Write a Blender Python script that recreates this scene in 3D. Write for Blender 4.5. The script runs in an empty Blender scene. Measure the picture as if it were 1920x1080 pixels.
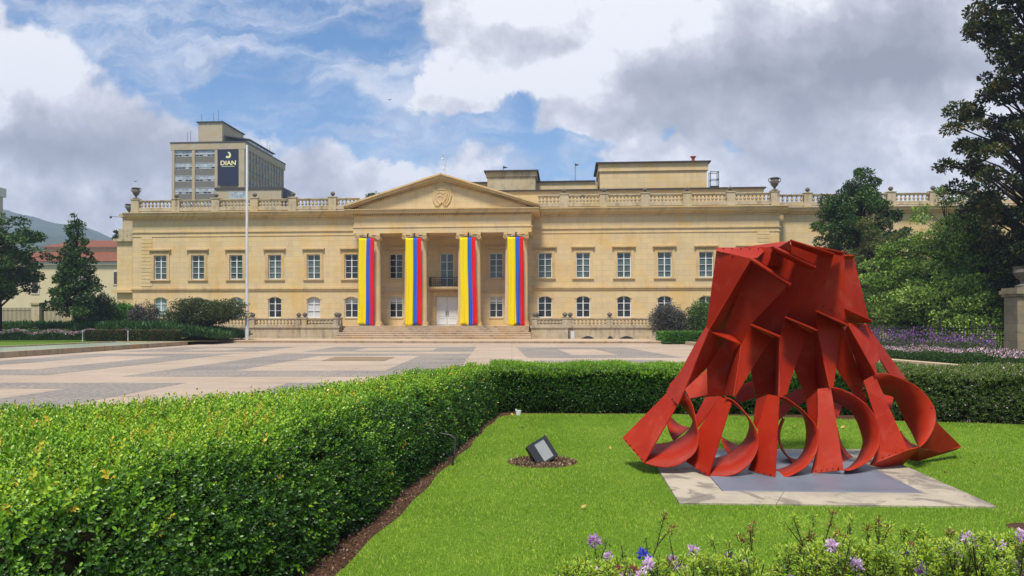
import bpy, bmesh, math, random
import numpy as np
from mathutils import Vector, Matrix
R = math.radians
PI = math.pi
random.seed(7)
rng = np.random.default_rng(7)
scene = bpy.context.scene
COL = scene.collection

# ------------------------------------------------------------------ camera
CAMH = 1.65
F = 1390.0                      # focal length in photo pixels (photo 1920 wide)
cam_d = bpy.data.cameras.new('camera')
cam = bpy.data.objects.new('camera', cam_d)
COL.objects.link(cam)
cam.location = (0, 0, CAMH)
cam.rotation_euler = (R(90), 0, 0)
cam_d.sensor_width = 36
cam_d.lens = 36 * F / 1920
cam_d.shift_y = 68 / 1920
cam_d.clip_start = 0.05
cam_d.clip_end = 12000
scene.camera = cam
scene.render.resolution_x = 1024
scene.render.resolution_y = 576

# ------------------------------------------------------------------ light
SUN_EL, SUN_AZ = R(63), R(192)          # azimuth clockwise from +Y
sun_dir = Vector((math.sin(SUN_AZ) * math.cos(SUN_EL), math.cos(SUN_AZ) * math.cos(SUN_EL), math.sin(SUN_EL)))
sd = bpy.data.lights.new('sun', 'SUN')
sd.energy = 4.3
sd.angle = R(11)
sd.color = (1.0, 0.93, 0.82)
so = bpy.data.objects.new('sun', sd)
COL.objects.link(so)
so.rotation_euler = sun_dir.to_track_quat('Z', 'Y').to_euler()
scene.view_settings.view_transform = 'Standard'
scene.view_settings.look = 'None'
scene.view_settings.gamma = 1
scene.view_settings.exposure = 0.34
scene.cycles.volume_bounces = 0
scene.cycles.max_bounces = 6
scene.cycles.transparent_max_bounces = 8


class NT:
    """small helper to write node trees as expressions"""
    def __init__(s, tree):
        s.t = tree
        s.n = tree.nodes
        s.l = tree.links

    def put(s, sock, v):
        if isinstance(v, bpy.types.NodeSocket):
            s.l.new(v, sock)
        else:
            sock.default_value = v

    def math(s, op, a, b=0.0, c=None, clamp=False):
        n = s.n.new('ShaderNodeMath')
        n.operation = op
        n.use_clamp = clamp
        s.put(n.inputs[0], a)
        s.put(n.inputs[1], b)
        if c is not None:
            s.put(n.inputs[2], c)
        return n.outputs[0]

    def mix(s, f, a, b, blend='MIX'):
        n = s.n.new('ShaderNodeMix')
        n.data_type = 'RGBA'
        n.blend_type = blend
        s.put(n.inputs[0], f)
        s.put(n.inputs[6], a)
        s.put(n.inputs[7], b)
        return n.outputs[2]

    def noise(s, vec, scale, detail=4, rough=0.55, dist=0.0, lac=2.0):
        n = s.n.new('ShaderNodeTexNoise')
        if vec is not None:
            s.l.new(vec, n.inputs['Vector'])
        n.inputs['Scale'].default_value = scale
        n.inputs['Detail'].default_value = detail
        n.inputs['Roughness'].default_value = rough
        n.inputs['Distortion'].default_value = dist
        n.inputs['Lacunarity'].default_value = lac
        return n

    def ramp(s, fac, stops, interp='LINEAR'):
        n = s.n.new('ShaderNodeValToRGB')
        n.color_ramp.interpolation = interp
        e = n.color_ramp.elements
        while len(e) < len(stops):
            e.new(0.5)
        for i, (p, c) in enumerate(stops):
            e[i].position = p
            e[i].color = (c[0], c[1], c[2], 1) if hasattr(c, '__len__') else (c, c, c, 1)
        s.put(n.inputs[0], fac)
        return n.outputs[0]

    def smooth(s, v, a, b):
        n = s.n.new('ShaderNodeMapRange')
        n.interpolation_type = 'SMOOTHSTEP'
        s.put(n.inputs[0], v)
        n.inputs[1].default_value = a
        n.inputs[2].default_value = b
        return n.outputs[0]

    def xyz(s, x, y, z):
        n = s.n.new('ShaderNodeCombineXYZ')
        s.put(n.inputs[0], x)
        s.put(n.inputs[1], y)
        s.put(n.inputs[2], z)
        return n.outputs[0]


def rgb(r, g, b):
    return (r, g, b, 1.0)


def srgb(r, g, b):
    f = lambda c: (c / 255 / 12.92) if c <= 10 else ((c / 255 + 0.055) / 1.055) ** 2.4
    return (f(r), f(g), f(b), 1.0)


# ------------------------------------------------------------------ sky
world = bpy.data.worlds.new('World')
scene.world = world
world.use_nodes = True
W = NT(world.node_tree)
for n in list(W.n):
    W.n.remove(n)
SKY_STRENGTH = 0.1
sky = W.n.new('ShaderNodeTexSky')
sky.sky_type = 'NISHITA'
sky.sun_disc = False
sky.sun_elevation = SUN_EL
sky.sun_rotation = SUN_AZ
sky.altitude = 2600
sky.air_density = 1.3
sky.dust_density = 0.3
tc = W.n.new('ShaderNodeTexCoord')
sx = W.n.new('ShaderNodeSeparateXYZ')
W.l.new(tc.outputs['Generated'], sx.inputs[0])
den = W.math('MAXIMUM', W.math('ABSOLUTE', sx.outputs[1]), 0.12)
gx = W.math('DIVIDE', sx.outputs[0], den)
gz = W.math('DIVIDE', sx.outputs[2], den)
# clouds lie on a tilted sheet of directions: u runs left to right, w upward (units of 100 photo pixels)
cu = W.math('MULTIPLY_ADD', gx, 13.9, 9.6)
cw = W.math('MULTIPLY', gz, 13.9)
P = W.xyz(cu, cw, 0.0)
warp = W.noise(P, 0.8, 9, 0.62)
wsub = W.n.new('ShaderNodeVectorMath')
wsub.operation = 'MULTIPLY_ADD'
W.l.new(warp.outputs['Color'], wsub.inputs[0])
wsub.inputs[1].default_value = (1.5, 1.2, 0)
wsub.inputs[2].default_value = (-0.75, -0.6, 0)
wadd = W.n.new('ShaderNodeVectorMath')
wadd.operation = 'ADD'
W.l.new(P, wadd.inputs[0])
W.l.new(wsub.outputs[0], wadd.inputs[1])
sp = W.n.new('ShaderNodeSeparateXYZ')
W.l.new(wadd.outputs[0], sp.inputs[0])
wu, ww = sp.outputs[0], sp.outputs[1]


def blob(px, py, rx, ry, amp, ang=0.0):
    """soft bump in direction space, centre given in hundreds of pixels"""
    a = W.math('SUBTRACT', wu, px)
    b = W.math('SUBTRACT', ww, py)
    ca, sa = math.cos(ang), math.sin(ang)
    a2 = W.math('ADD', W.math('MULTIPLY', a, ca / rx), W.math('MULTIPLY', b, sa / rx))
    b2 = W.math('ADD', W.math('MULTIPLY', a, -sa / ry), W.math('MULTIPLY', b, ca / ry))
    d = W.math('ADD', W.math('MULTIPLY', a2, a2), W.math('MULTIPLY', b2, b2))
    return W.math('MULTIPLY', W.math('POWER', 2.718, W.math('MULTIPLY', d, -1.0)), amp)


def total(lst, start=0.0):
    acc = None
    for v in lst:
        acc = v if acc is None else W.math('ADD', acc, v)
    return W.math('ADD', acc, start)


Y0 = 6.08
blue = total([
    blob(3.6, Y0 - 1.2, 2.5, 1.1, 0.95, 0.12), blob(5.2, Y0 - 2.1, 1.7, 0.8, 0.75, -0.5),
    blob(6.6, Y0 - 1.2, 1.3, 1.2, 0.6), blob(1.4, Y0 - 0.1, 2.6, 0.75, 0.85), blob(5.0, Y0 - 0.3, 2.2, 0.8, 0.6), blob(7.0, Y0 - 2.3, 1.3, 0.5, 0.3, -0.3),
    blob(9.75, Y0 - 2.0, 0.75, 0.38, 0.85), blob(9.3, Y0 - 2.4, 0.7, 0.3, 0.5),
    blob(10.6, Y0 - 2.65, 0.9, 0.22, 0.9, 0.1), blob(12.45, Y0 - 2.48, 0.42, 0.2, 0.75),
    blob(13.6, Y0 - 2.65, 0.3, 0.34, 0.7), blob(10.3, Y0 - 3.15, 1.1, 0.4, 1.0),
    blob(7.6, Y0 - 2.75, 0.85, 0.3, 0.9), blob(7.4, Y0 - 0.1, 0.7, 0.6, 0.35), blob(7.4, Y0 - 1.5, 1.0, 1.0, 0.65), blob(8.8, Y0 - 2.35, 1.0, 0.35, 0.6), 
    blob(8.35, Y0 - 1.75, 0.8, 0.42, -1.0), blob(10.2, Y0 - 0.55, 1.9, 0.9, -0.4),
    blob(13.6, Y0 - 1.2, 3.6, 1.4, -0.7), blob(0.2, Y0 - 1.6, 1.7, 1.2, -0.8), blob(1.5, Y0 - 2.9, 3.0, 1.0, -0.4), blob(6.6, Y0 - 3.1, 1.2, 0.5, -0.35)])
# unseen sky around the sun, overhead and behind, made blue to cut ambient fill
clear = W.math('MAXIMUM', W.smooth(sx.outputs[1], 0.55, 0.25), W.smooth(sx.outputs[2], 0.50, 0.75))
blue = W.math('MULTIPLY_ADD', clear, 0.75, blue)
fine = W.noise(P, 1.4, 12, 0.58, 0.0)
wisp_v = W.xyz(W.math('MULTIPLY', wu, 0.5), W.math('MULTIPLY', ww, 1.6), 3.0)
wisp = W.noise(wisp_v, 0.9, 10, 0.62, 0.25)
fld = W.math('ADD', blue, W.math('MULTIPLY', W.math('SUBTRACT', fine.outputs[0], 0.5), 1.15))
cloud = W.smooth(fld, 0.70, 0.22)
thin = W.math('MULTIPLY', W.smooth(wisp.outputs[0], 0.36, 0.72), 0.7)
cover = W.math('MAXIMUM', cloud, thin)
# thickness of the cloud layer makes the undersides grey
dark = total([
    blob(14.6, Y0 - 1.5, 3.0, 0.85, 0.85, 0.1), blob(17.0, Y0 - 0.9, 1.9, 1.2, 0.55), blob(11.8, Y0 - 2.2, 1.1, 0.35, 0.42),
    blob(0.6, Y0 - 2.75, 1.9, 0.45, 0.75), blob(2.4, Y0 - 2.3, 1.6, 0.8, 0.3), blob(10.2, Y0 - 0.9, 1.3, 0.5, 0.26),
    blob(3.0, Y0 - 3.6, 2.4, 0.8, 0.36), blob(8.3, Y0 - 1.6, 0.9, 0.4, -0.25), blob(8.5, Y0 - 2.0, 0.6, 0.2, 0.25), blob(15.5, Y0 - 3.1, 2.2, 0.5, 0.28), blob(5.5, Y0 - 3.0, 1.4, 0.5, 0.2),
    blob(17.5, Y0 - 2.8, 0.9, 0.35, -0.25), blob(0.5, Y0 - 1.2, 1.0, 0.7, -0.4), blob(11.3, Y0 - 1.0, 0.7, 1.4, -0.4, -0.5)])
shade_n = W.noise(W.xyz(W.math('MULTIPLY', wu, 0.7), ww, 5.0), 0.8, 12, 0.56, 0.0)
dk = W.math('ADD', dark, W.math('MULTIPLY', W.math('SUBTRACT', shade_n.outputs[0], 0.46), 1.5))
dk = W.math('ADD', dk, W.math('MULTIPLY', W.math('SUBTRACT', fine.outputs[0], 0.5), 0.9))
ccol = W.ramp(dk, [(0.0, (8.4, 8.4, 8.8)), (0.2, (6.2, 6.2, 6.9)), (0.5, (4.2, 4.25, 4.9)), (1.0, (2.5, 2.55, 3.0))])
hs = W.n.new('ShaderNodeHueSaturation')
hs.inputs['Saturation'].default_value = 1.35
hs.inputs['Value'].default_value = 1.25
W.l.new(sky.outputs[0], hs.inputs['Color'])
bg = W.n.new('ShaderNodeBackground')
bg.inputs[1].default_value = SKY_STRENGTH
W.l.new(W.mix(cover, hs.outputs[0], ccol), bg.inputs[0])
wo = W.n.new('ShaderNodeOutputWorld')
W.l.new(bg.outputs[0], wo.inputs[0])


# ------------------------------------------------------------------ tagging
def tag(o, label=None, cat=None, group=None, kind=None):
    if label:
        o['label'] = label
    if cat:
        o['category'] = cat
    if group:
        o['group'] = group
    if kind:
        o['kind'] = kind
    return o


def empty(name, loc=(0, 0, 0), rz=0.0):
    o = bpy.data.objects.new(name, None)
    o.location = loc
    o.rotation_euler = (0, 0, rz)
    o.empty_display_size = 0.3
    COL.objects.link(o)
    return o


def at(px, py, Y):
    """the point at depth Y seen at photo pixel (px, py)"""
    return Vector(((px - 960) / F * Y, Y, CAMH + (608 - py) / F * Y))


def gnd(px, py, z=0.0):
    Y = (CAMH - z) * F / (py - 608)
    return ((px - 960) / F * Y, Y)


class MB:
    def __init__(s):
        s.v = []
        s.f = []

    def add(s, vs, fs):
        b = len(s.v)
        s.v += [tuple(p) for p in vs]
        s.f += [tuple(b + i for i in f) for f in fs]
        return s

    def box(s, x0, x1, y0, y1, z0, z1):
        return s.add([(x0, y0, z0), (x1, y0, z0), (x1, y1, z0), (x0, y1, z0), (x0, y0, z1), (x1, y0, z1), (x1, y1, z1), (x0, y1, z1)],
                     [(0, 3, 2, 1), (4, 5, 6, 7), (0, 1, 5, 4), (1, 2, 6, 5), (2, 3, 7, 6), (3, 0, 4, 7)])

    def extr(s, poly, d):
        """closed prism from polygon poly (3-D points) pushed by vector d"""
        n = len(poly)
        d = Vector(d)
        vs = [Vector(p) for p in poly] + [Vector(p) + d for p in poly]
        fs = [tuple(range(n))[::-1], tuple(range(n, 2 * n))] + [(i, (i + 1) % n, n + (i + 1) % n, n + i) for i in range(n)]
        return s.add(vs, fs)

    def profx(s, prof, x0, x1):
        """profile in (y, z) swept along x"""
        return s.extr([(x0, p[0], p[1]) for p in prof], (x1 - x0, 0, 0))

    def lathe(s, prof, c=(0, 0, 0), n=12, cap=True):
        vs, fs = [], []
        for (r, z) in prof:
            for i in range(n):
                a = 2 * PI * i / n
                vs.append((c[0] + r * math.cos(a), c[1] + r * math.sin(a), c[2] + z))
        for k in range(len(prof) - 1):
            for i in range(n):
                j = (i + 1) % n
                fs.append((k * n + i, k * n + j, (k + 1) * n + j, (k + 1) * n + i))
        if cap:
            fs.append(tuple(range(n))[::-1])
            fs.append(tuple((len(prof) - 1) * n + i for i in range(n)))
        return s.add(vs, fs)

    def tube(s, pts, r, n=6):
        pts = [Vector(p) for p in pts]
        rs = r if hasattr(r, '__len__') else [r] * len(pts)
        vs, fs = [], []
        for i, p in enumerate(pts):
            d = (pts[min(i + 1, len(pts) - 1)] - pts[max(i - 1, 0)]).normalized()
            a = d.cross(Vector((0.13, 0.31, 0.94)))
            if a.length < 0.05:
                a = d.cross(Vector((1, 0, 0)))
            a.normalize()
            b = d.cross(a)
            for k in range(n):
                t = 2 * PI * k / n
                vs.append(p + (a * math.cos(t) + b * math.sin(t)) * rs[i])
        for i in range(len(pts) - 1):
            for k in range(n):
                j = (k + 1) % n
                fs.append((i * n + k, i * n + j, (i + 1) * n + j, (i + 1) * n + k))
        fs.append(tuple(range(n))[::-1])
        fs.append(tuple((len(pts) - 1) * n + k for k in range(n)))
        return s.add(vs, fs)

    def ball(s, c, r, n=8):
        pr = [(max(0.001, r * math.sin(PI * k / n)), -r * math.cos(PI * k / n)) for k in range(n + 1)]
        return s.lathe(pr, c, n + 2, cap=False)

    def build(s, name, mat, parent=None, smooth=False, bevel=0.0):
        me = bpy.data.meshes.new(name)
        me.from_pydata(s.v, [], s.f)
        me.materials.append(mat)
        bm = bmesh.new()
        bm.from_mesh(me)
        bmesh.ops.recalc_face_normals(bm, faces=bm.faces)
        bm.to_mesh(me)
        bm.free()
        if smooth:
            me.polygons.foreach_set('use_smooth', [True] * len(me.polygons))
            if smooth != 'all':
                me.set_sharp_from_angle(angle=R(40))
        o = bpy.data.objects.new(name, me)
        COL.objects.link(o)
        if parent:
            o.parent = parent
        if bevel:
            b = o.modifiers.new('bevel', 'BEVEL')
            b.width = bevel
            b.segments = 1
            b.limit_method = 'ANGLE'
        return o


def thing(o, label, cat, group=None):
    return tag(o, label, cat, group)


def struct(o):
    o['kind'] = 'structure'
    return o


# ------------------------------------------------------------------ materials
def newmat(name):
    m = bpy.data.materials.new(name)
    m.use_nodes = True
    t = NT(m.node_tree)
    b = t.n['Principled BSDF']
    return m, t, b


def objco(t):
    n = t.n.new('ShaderNodeTexCoord')
    return n.outputs['Object']


def bump(t, b, h, strength=0.3, dist=0.02):
    n = t.n.new('ShaderNodeBump')
    n.inputs['Strength'].default_value = strength
    n.inputs['Distance'].default_value = dist
    t.put(n.inputs['Height'], h)
    t.l.new(n.outputs[0], b.inputs['Normal'])


def plain(name, col, rough=0.6, spec=0.3, metal=0.0, var=0.12, scale=3.0):
    m, t, b = newmat(name)
    co = objco(t)
    n = t.noise(co, scale, 5)
    c2 = tuple(max(0, x * (1 - var * 2)) for x in col[:3])
    t.l.new(t.ramp(n.outputs[0], [(0.25, c2), (0.75, col[:3])]), b.inputs['Base Color'])
    b.inputs['Roughness'].default_value = rough
    b.inputs['Specular IOR Level'].default_value = spec
    b.inputs['Metallic'].default_value = metal
    return m


def stone(name, base, alt, dirt=0.35, bw=1.3, bh=0.55, mortar=0.35, stain=(0.10, 0.085, 0.06), dirtscale=0.5):
    m, t, b = newmat(name)
    co = objco(t)
    s = t.n.new('ShaderNodeSeparateXYZ')
    t.l.new(co, s.inputs[0])
    v = t.xyz(t.math('ADD', s.outputs[0], s.outputs[1]), s.outputs[2], 0.0)
    br = t.n.new('ShaderNodeTexBrick')
    t.l.new(v, br.inputs['Vector'])
    br.inputs['Color1'].default_value = rgb(*base)
    br.inputs['Color2'].default_value = rgb(*alt)
    br.inputs['Mortar'].default_value = rgb(*[c * (1 - mortar) for c in base])
    br.inputs['Scale'].default_value = 1.0
    br.inputs['Mortar Size'].default_value = 0.012
    br.inputs['Mortar Smooth'].default_value = 0.3
    br.inputs['Brick Width'].default_value = bw
    br.inputs['Row Height'].default_value = bh
    br.inputs['Bias'].default_value = -0.25
    blot = t.noise(co, 0.35, 6, 0.6)
    c = t.mix(t.smooth(blot.outputs[0], 0.45, 0.75), br.outputs['Color'], rgb(base[0] * 0.96, base[1] * 0.84, base[2] * 0.58))
    # vertical run-off streaks and grime patches
    vs = t.xyz(t.math('MULTIPLY', t.math('ADD', s.outputs[0], s.outputs[1]), 2.2), t.math('MULTIPLY', s.outputs[2], 0.25), 0.0)
    st = t.noise(vs, 1.0, 6, 0.65)
    gr = t.noise(co, dirtscale, 8, 0.7, 0.5)
    d = t.math('MULTIPLY', t.smooth(t.math('ADD', t.math('MULTIPLY', st.outputs[0], 0.5), t.math('MULTIPLY', gr.outputs[0], 0.5)), 0.46, 0.72), dirt)
    c = t.mix(d, c, rgb(*stain))
    t.l.new(c, b.inputs['Base Color'])
    b.inputs['Roughness'].default_value = 0.85
    b.inputs['Specular IOR Level'].default_value = 0.2
    fn = t.noise(co, 9, 6)
    bump(t, b, fn.outputs[0], 0.25, 0.03)
    return m


M_STONE = stone('sandstone', (0.67, 0.51, 0.275), (0.58, 0.455, 0.275), 0.3, 1.3, 0.55, 0.35, (0.30, 0.21, 0.11))
M_TRIM = stone('sandstone_trim', (0.64, 0.47, 0.24), (0.56, 0.41, 0.22), 0.5, 1.6, 2.0, 0.3)
M_SHAFT = stone('sandstone_column', (0.67, 0.51, 0.29), (0.61, 0.47, 0.28), 0.2, 3.0, 1.1, 0.2)
M_BALU = stone('weathered_stone', (0.52, 0.43, 0.28), (0.46, 0.38, 0.26), 0.8, 1.5, 3.0, 0.3, (0.07, 0.06, 0.045), 1.1)
M_OLD = stone('grimy_stone', (0.47, 0.39, 0.27), (0.40, 0.34, 0.24), 0.9, 0.9, 0.45, 0.4, (0.06, 0.055, 0.045), 1.3)
M_GREYST = plain('grey_stone', (0.22, 0.195, 0.155), 0.9, 0.1, 0, 0.3, 4)
M_STEP = stone('step_stone', (0.56, 0.43, 0.30), (0.50, 0.39, 0.28), 0.65, 1.8, 5.0, 0.3, (0.08, 0.06, 0.045), 0.9)
M_WHITE = plain('white_paint', (0.78, 0.79, 0.78), 0.45, 0.4, 0, 0.04)
M_POLE = plain('white_pole_paint', (0.60, 0.60, 0.61), 0.4, 0.4, 0, 0.06)
M_BLACK = plain('black_metal', (0.018, 0.018, 0.02), 0.45, 0.5, 0, 0.2)
M_DKROOF = plain('dark_flashing', (0.07, 0.06, 0.055), 0.6, 0.3)
M_REDCLAY = plain('orange_clay', (0.55, 0.10, 0.04), 0.7)


def glass(name, col, col2, rough=0.08):
    m, t, b = newmat(name)
    co = objco(t)
    s = t.n.new('ShaderNodeSeparateXYZ')
    t.l.new(co, s.inputs[0])
    n = t.noise(co, 0.8, 3)
    t.l.new(t.mix(t.smooth(n.outputs[0], 0.35, 0.65), rgb(*col), rgb(*col2)), b.inputs['Base Color'])
    b.inputs['Roughness'].default_value = rough
    b.inputs['Specular IOR Level'].default_value = 0.5
    return m


M_GLASS = glass('window_glass_green', (0.055, 0.085, 0.075), (0.11, 0.15, 0.13))
M_GLASSD = glass('window_glass_dark', (0.012, 0.014, 0.016), (0.03, 0.032, 0.035))
M_CURT = plain('white_curtain', (0.62, 0.63, 0.62), 0.8, 0.1, 0, 0.1, 6)
M_TEAL = plain('teal_shutter', (0.30, 0.47, 0.44), 0.6, 0.3, 0, 0.15, 3)


def flat(name, col, rough=0.6, spec=0.3):
    m, t, b = newmat(name)
    b.inputs['Base Color'].default_value = rgb(*col)
    b.inputs['Roughness'].default_value = rough
    b.inputs['Specular IOR Level'].default_value = spec
    return m


def cloth(name, col):
    m, t, b = newmat(name)
    co = objco(t)
    n = t.noise(co, 2.5, 3)
    t.l.new(t.mix(t.math('MULTIPLY', n.outputs[0], 0.15), rgb(*col), rgb(*[c * 0.7 for c in col])), b.inputs['Base Color'])
    b.inputs['Roughness'].default_value = 0.75
    b.inputs['Specular IOR Level'].default_value = 0.15
    return m


M_YEL = cloth('yellow_cloth', (0.80, 0.62, 0.005))
M_BLU = cloth('blue_cloth', (0.03, 0.11, 0.55))
M_RED = cloth('red_cloth', (0.72, 0.008, 0.015))


def leafmat(name, stops, rough=0.45, trans=0.25, spec=0.35):
    m, t, b = newmat(name)
    a = t.n.new('ShaderNodeAttribute')
    a.attribute_name = 'tint'
    c = t.ramp(a.outputs['Fac'], stops)
    t.l.new(c, b.inputs['Base Color'])
    b.inputs['Roughness'].default_value = rough
    b.inputs['Specular IOR Level'].default_value = spec
    tr = t.n.new('ShaderNodeBsdfTranslucent')
    t.l.new(c, tr.inputs['Color'])
    mx = t.n.new('ShaderNodeMixShader')
    mx.inputs[0].default_value = trans
    t.l.new(b.outputs[0], mx.inputs[1])
    t.l.new(tr.outputs[0], mx.inputs[2])
    t.l.new(mx.outputs[0], t.n['Material Output'].inputs[0])
    return m


M_BOX = leafmat('boxwood_leaf', [(0, (0.015, 0.045, 0.006)), (0.42, (0.035, 0.10, 0.012)), (0.72, (0.16, 0.34, 0.018)), (0.97, (0.40, 0.58, 0.04)), (1, (0.60, 0.46, 0.04))], 0.35, 0.2)
M_AZA = leafmat('azalea_leaf', [(0, (0.03, 0.05, 0.015)), (0.5, (0.09, 0.15, 0.03)), (0.9, (0.2, 0.26, 0.05)), (1, (0.7, 0.5, 0.55))], 0.45, 0.2)
M_CONIF = leafmat('cypress_leaf', [(0, (0.012, 0.03, 0.008)), (0.5, (0.03, 0.075, 0.012)), (1, (0.11, 0.20, 0.025))], 0.5, 0.1)
M_LGREEN = leafmat('light_green_leaf', [(0, (0.03, 0.07, 0.012)), (0.45, (0.16, 0.28, 0.03)), (1, (0.46, 0.62, 0.14))], 0.4, 0.3)
M_BGREEN = leafmat('bright_leaf', [(0, (0.03, 0.10, 0.012)), (1, (0.14, 0.34, 0.03))], 0.4, 0.25)
M_OLIVE = leafmat('olive_leaf', [(0, (0.03, 0.045, 0.012)), (0.6, (0.075, 0.10, 0.02)), (1, (0.16, 0.17, 0.035))], 0.5, 0.15)
M_GREYLF = leafmat('grey_shrub_leaf', [(0, (0.035, 0.04, 0.03)), (0.6, (0.10, 0.10, 0.075)), (1, (0.24, 0.22, 0.18))], 0.5, 0.1)
M_DKLEAF = leafmat('dark_tree_leaf', [(0, (0.012, 0.022, 0.006)), (0.55, (0.035, 0.06, 0.012)), (0.85, (0.09, 0.11, 0.02)), (1, (0.16, 0.11, 0.02))], 0.4, 0.2)
M_REDLF = leafmat('red_green_leaf', [(0, (0.03, 0.06, 0.01)), (0.55, (0.07, 0.13, 0.02)), (0.8, (0.16, 0.05, 0.03)), (1, (0.4, 0.12, 0.12))], 0.5, 0.15)
M_AGAP = leafmat('strap_leaf', [(0, (0.015, 0.045, 0.01)), (1, (0.07, 0.17, 0.03))], 0.4, 0.2)
M_PURP = leafmat('purple_bloom', [(0, (0.05, 0.09, 0.025)), (0.45, (0.08, 0.11, 0.04)), (0.55, (0.13, 0.05, 0.21)), (1, (0.36, 0.14, 0.48))], 0.7, 0.2, 0.1)
M_PINKB = leafmat('pink_bloom', [(0, (0.03, 0.07, 0.02)), (0.6, (0.08, 0.15, 0.04)), (0.8, (0.5, 0.24, 0.34)), (1, (0.82, 0.68, 0.72))], 0.7, 0.2, 0.1)
M_GRASS = leafmat('grass_blade', [(0, (0.08, 0.19, 0.012)), (0.55, (0.25, 0.42, 0.032)), (0.95, (0.46, 0.60, 0.09)), (1, (0.58, 0.52, 0.22))], 0.5, 0.3, 0.2)
M_BARK = plain('bark', (0.06, 0.045, 0.035), 0.95, 0.1, 0, 0.3, 6)
M_CORE = plain('shaded_twig_core', (0.013, 0.015, 0.007), 0.95, 0.05, 0, 0.3, 20)  # twig core of the hedges, near-black colour carries the shade between leaves
M_CORE2 = plain('inner_foliage', (0.018, 0.03, 0.010), 0.95, 0.05, 0, 0.3, 3)


# ------------------------------------------------------------------ fast leaf meshes
def npmesh(name, V, nper, faces_per, mat, tint=None, parent=None, smooth=False):
    """V: (N, k, 3) vertex blocks; faces_per: list of index tuples within a block"""
    N, k, _ = V.shape
    me = bpy.data.meshes.new(name)
    me.vertices.add(N * k)
    me.vertices.foreach_set('co', V.reshape(-1).astype(np.float32))
    sizes = np.array([len(f) for f in faces_per])
    idx = np.concatenate([np.array(f) for f in faces_per])
    L = len(idx)
    li = (np.arange(N)[:, None] * k + idx[None, :]).reshape(-1).astype(np.int32)
    me.loops.add(N * L)
    me.loops.foreach_set('vertex_index', li)
    ls = np.tile(sizes, N)
    st = np.concatenate([[0], np.cumsum(ls)[:-1]]).astype(np.int32)
    me.polygons.add(N * len(sizes))
    me.polygons.foreach_set('loop_start', st)
    me.update(calc_edges=True)
    if smooth:
        me.polygons.foreach_set('use_smooth', np.ones(len(me.polygons), dtype=bool))
    if tint is not None:
        at_ = me.attributes.new('tint', 'FLOAT', 'POINT')
        at_.data.foreach_set('value', np.repeat(np.clip(tint, 0, 1), k).astype(np.float32))
    me.materials.append(mat)
    me.validate()
    o = bpy.data.objects.new(name, me)
    COL.objects.link(o)
    if parent:
        o.parent = parent
    return o


def norm(a):
    return a / np.maximum(np.linalg.norm(a, axis=1, keepdims=True), 1e-9)


def frames(n):
    """random frames (a, b, n) round given normals"""
    r = norm(rng.normal(size=n.shape))
    a = norm(np.cross(n, r))
    b = np.cross(n, a)
    return a, b


LEAF6 = np.array([(0, 0, 0), (0.24, 0.38, 0.05), (0.24, 0.75, 0.05), (0, 1.0, 0.0), (-0.24, 0.75, 0.05), (-0.24, 0.38, 0.05)])
LEAF6F = [(0, 1, 2, 3), (0, 3, 4, 5)]
LEAF4 = np.array([(0, 0, 0), (0.3, 0.5, 0.08), (0, 1.0, 0), (-0.3, 0.5, 0.08)])
LEAF4F = [(0, 1, 2, 3)]
NEED = np.array([(-0.07, 0, 0), (0.07, 0, 0), (0, 1, 0)])
NEEDF = [(0, 1, 2)]


def place(tmpl, pos, up, face, size):
    """template x,y,z -> side, up(length), face"""
    side = norm(np.cross(up, face))
    face = np.cross(side, up)
    s = size[:, None, None]
    return pos[:, None, :] + s * (tmpl[None, :, 0:1] * side[:, None, :] + tmpl[None, :, 1:2] * up[:, None, :] + tmpl[None, :, 2:3] * face[:, None, :])


def scatter_leaves(name, pos, nrm, size, tint, mat, parent=None, tmpl=LEAF4, tf=LEAF4F, spread=0.9):
    up = norm(nrm + spread * rng.normal(size=nrm.shape))
    fc = norm(rng.normal(size=nrm.shape) + np.array([0, 0, 0.7]))
    V = place(tmpl, pos, up, fc, size)
    return npmesh(name, V, len(tmpl), tf, mat, tint, parent)


def sprigs(name, pos, nrm, size, tint, mat, parent=None, k=7, tmpl=LEAF6, tf=LEAF6F, L=0.05):
    """each position gets a short shoot with k leaves in opposite pairs and a tip"""
    N = len(pos)
    ax = norm(nrm + 0.45 * rng.normal(size=nrm.shape))
    a, b = frames(ax)
    Vs, T = [], []
    for i in range(k):
        h = (i // 2) / max(1, (k // 2))
        ang = (i % 2) * PI + (i // 2) * 1.57 + rng.normal(size=N) * 0.25
        rad = np.cos(ang)[:, None] * a + np.sin(ang)[:, None] * b
        tipw = 0.55 + 0.9 * h
        up = norm(rad + ax * tipw + 0.18 * rng.normal(size=ax.shape))
        p = pos + ax * (size * L / 0.02 * h)[:, None]
        sz = size * (1.05 - 0.35 * h) * rng.uniform(0.75, 1.15, N)
        Vs.append(place(tmpl, p, up, ax, sz))
        T.append(np.where(tint > 0.985, tint, np.minimum(0.955, tint + 0.16 * (h - 0.4) + rng.normal(size=N) * 0.05)))
    V = np.concatenate(Vs)
    return npmesh(name, V, len(tmpl), tf, mat, np.concatenate(T), parent)


def vnoise(p, s, seed=0):
    """cheap smooth pseudo noise in [-1, 1]"""
    q = p * s + seed * 13.7
    r = np.sin(q[:, 0] * 1.7 + 1.3 * np.sin(q[:, 1] * 1.1 + seed)) + np.sin(q[:, 1] * 2.1 + 1.7 * np.sin(q[:, 2] * 1.3 + 2)) + np.sin(q[:, 2] * 1.9 + 1.1 * np.sin(q[:, 0] * 1.5 + 4))
    return r / 3


# ================================================================== GROUND
def sheet(name, pts, z, mat):
    m = MB().add([(x, y, z) for x, y in pts], [tuple(range(len(pts)))])
    o = m.build(name, mat)
    return struct(o)


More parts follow.
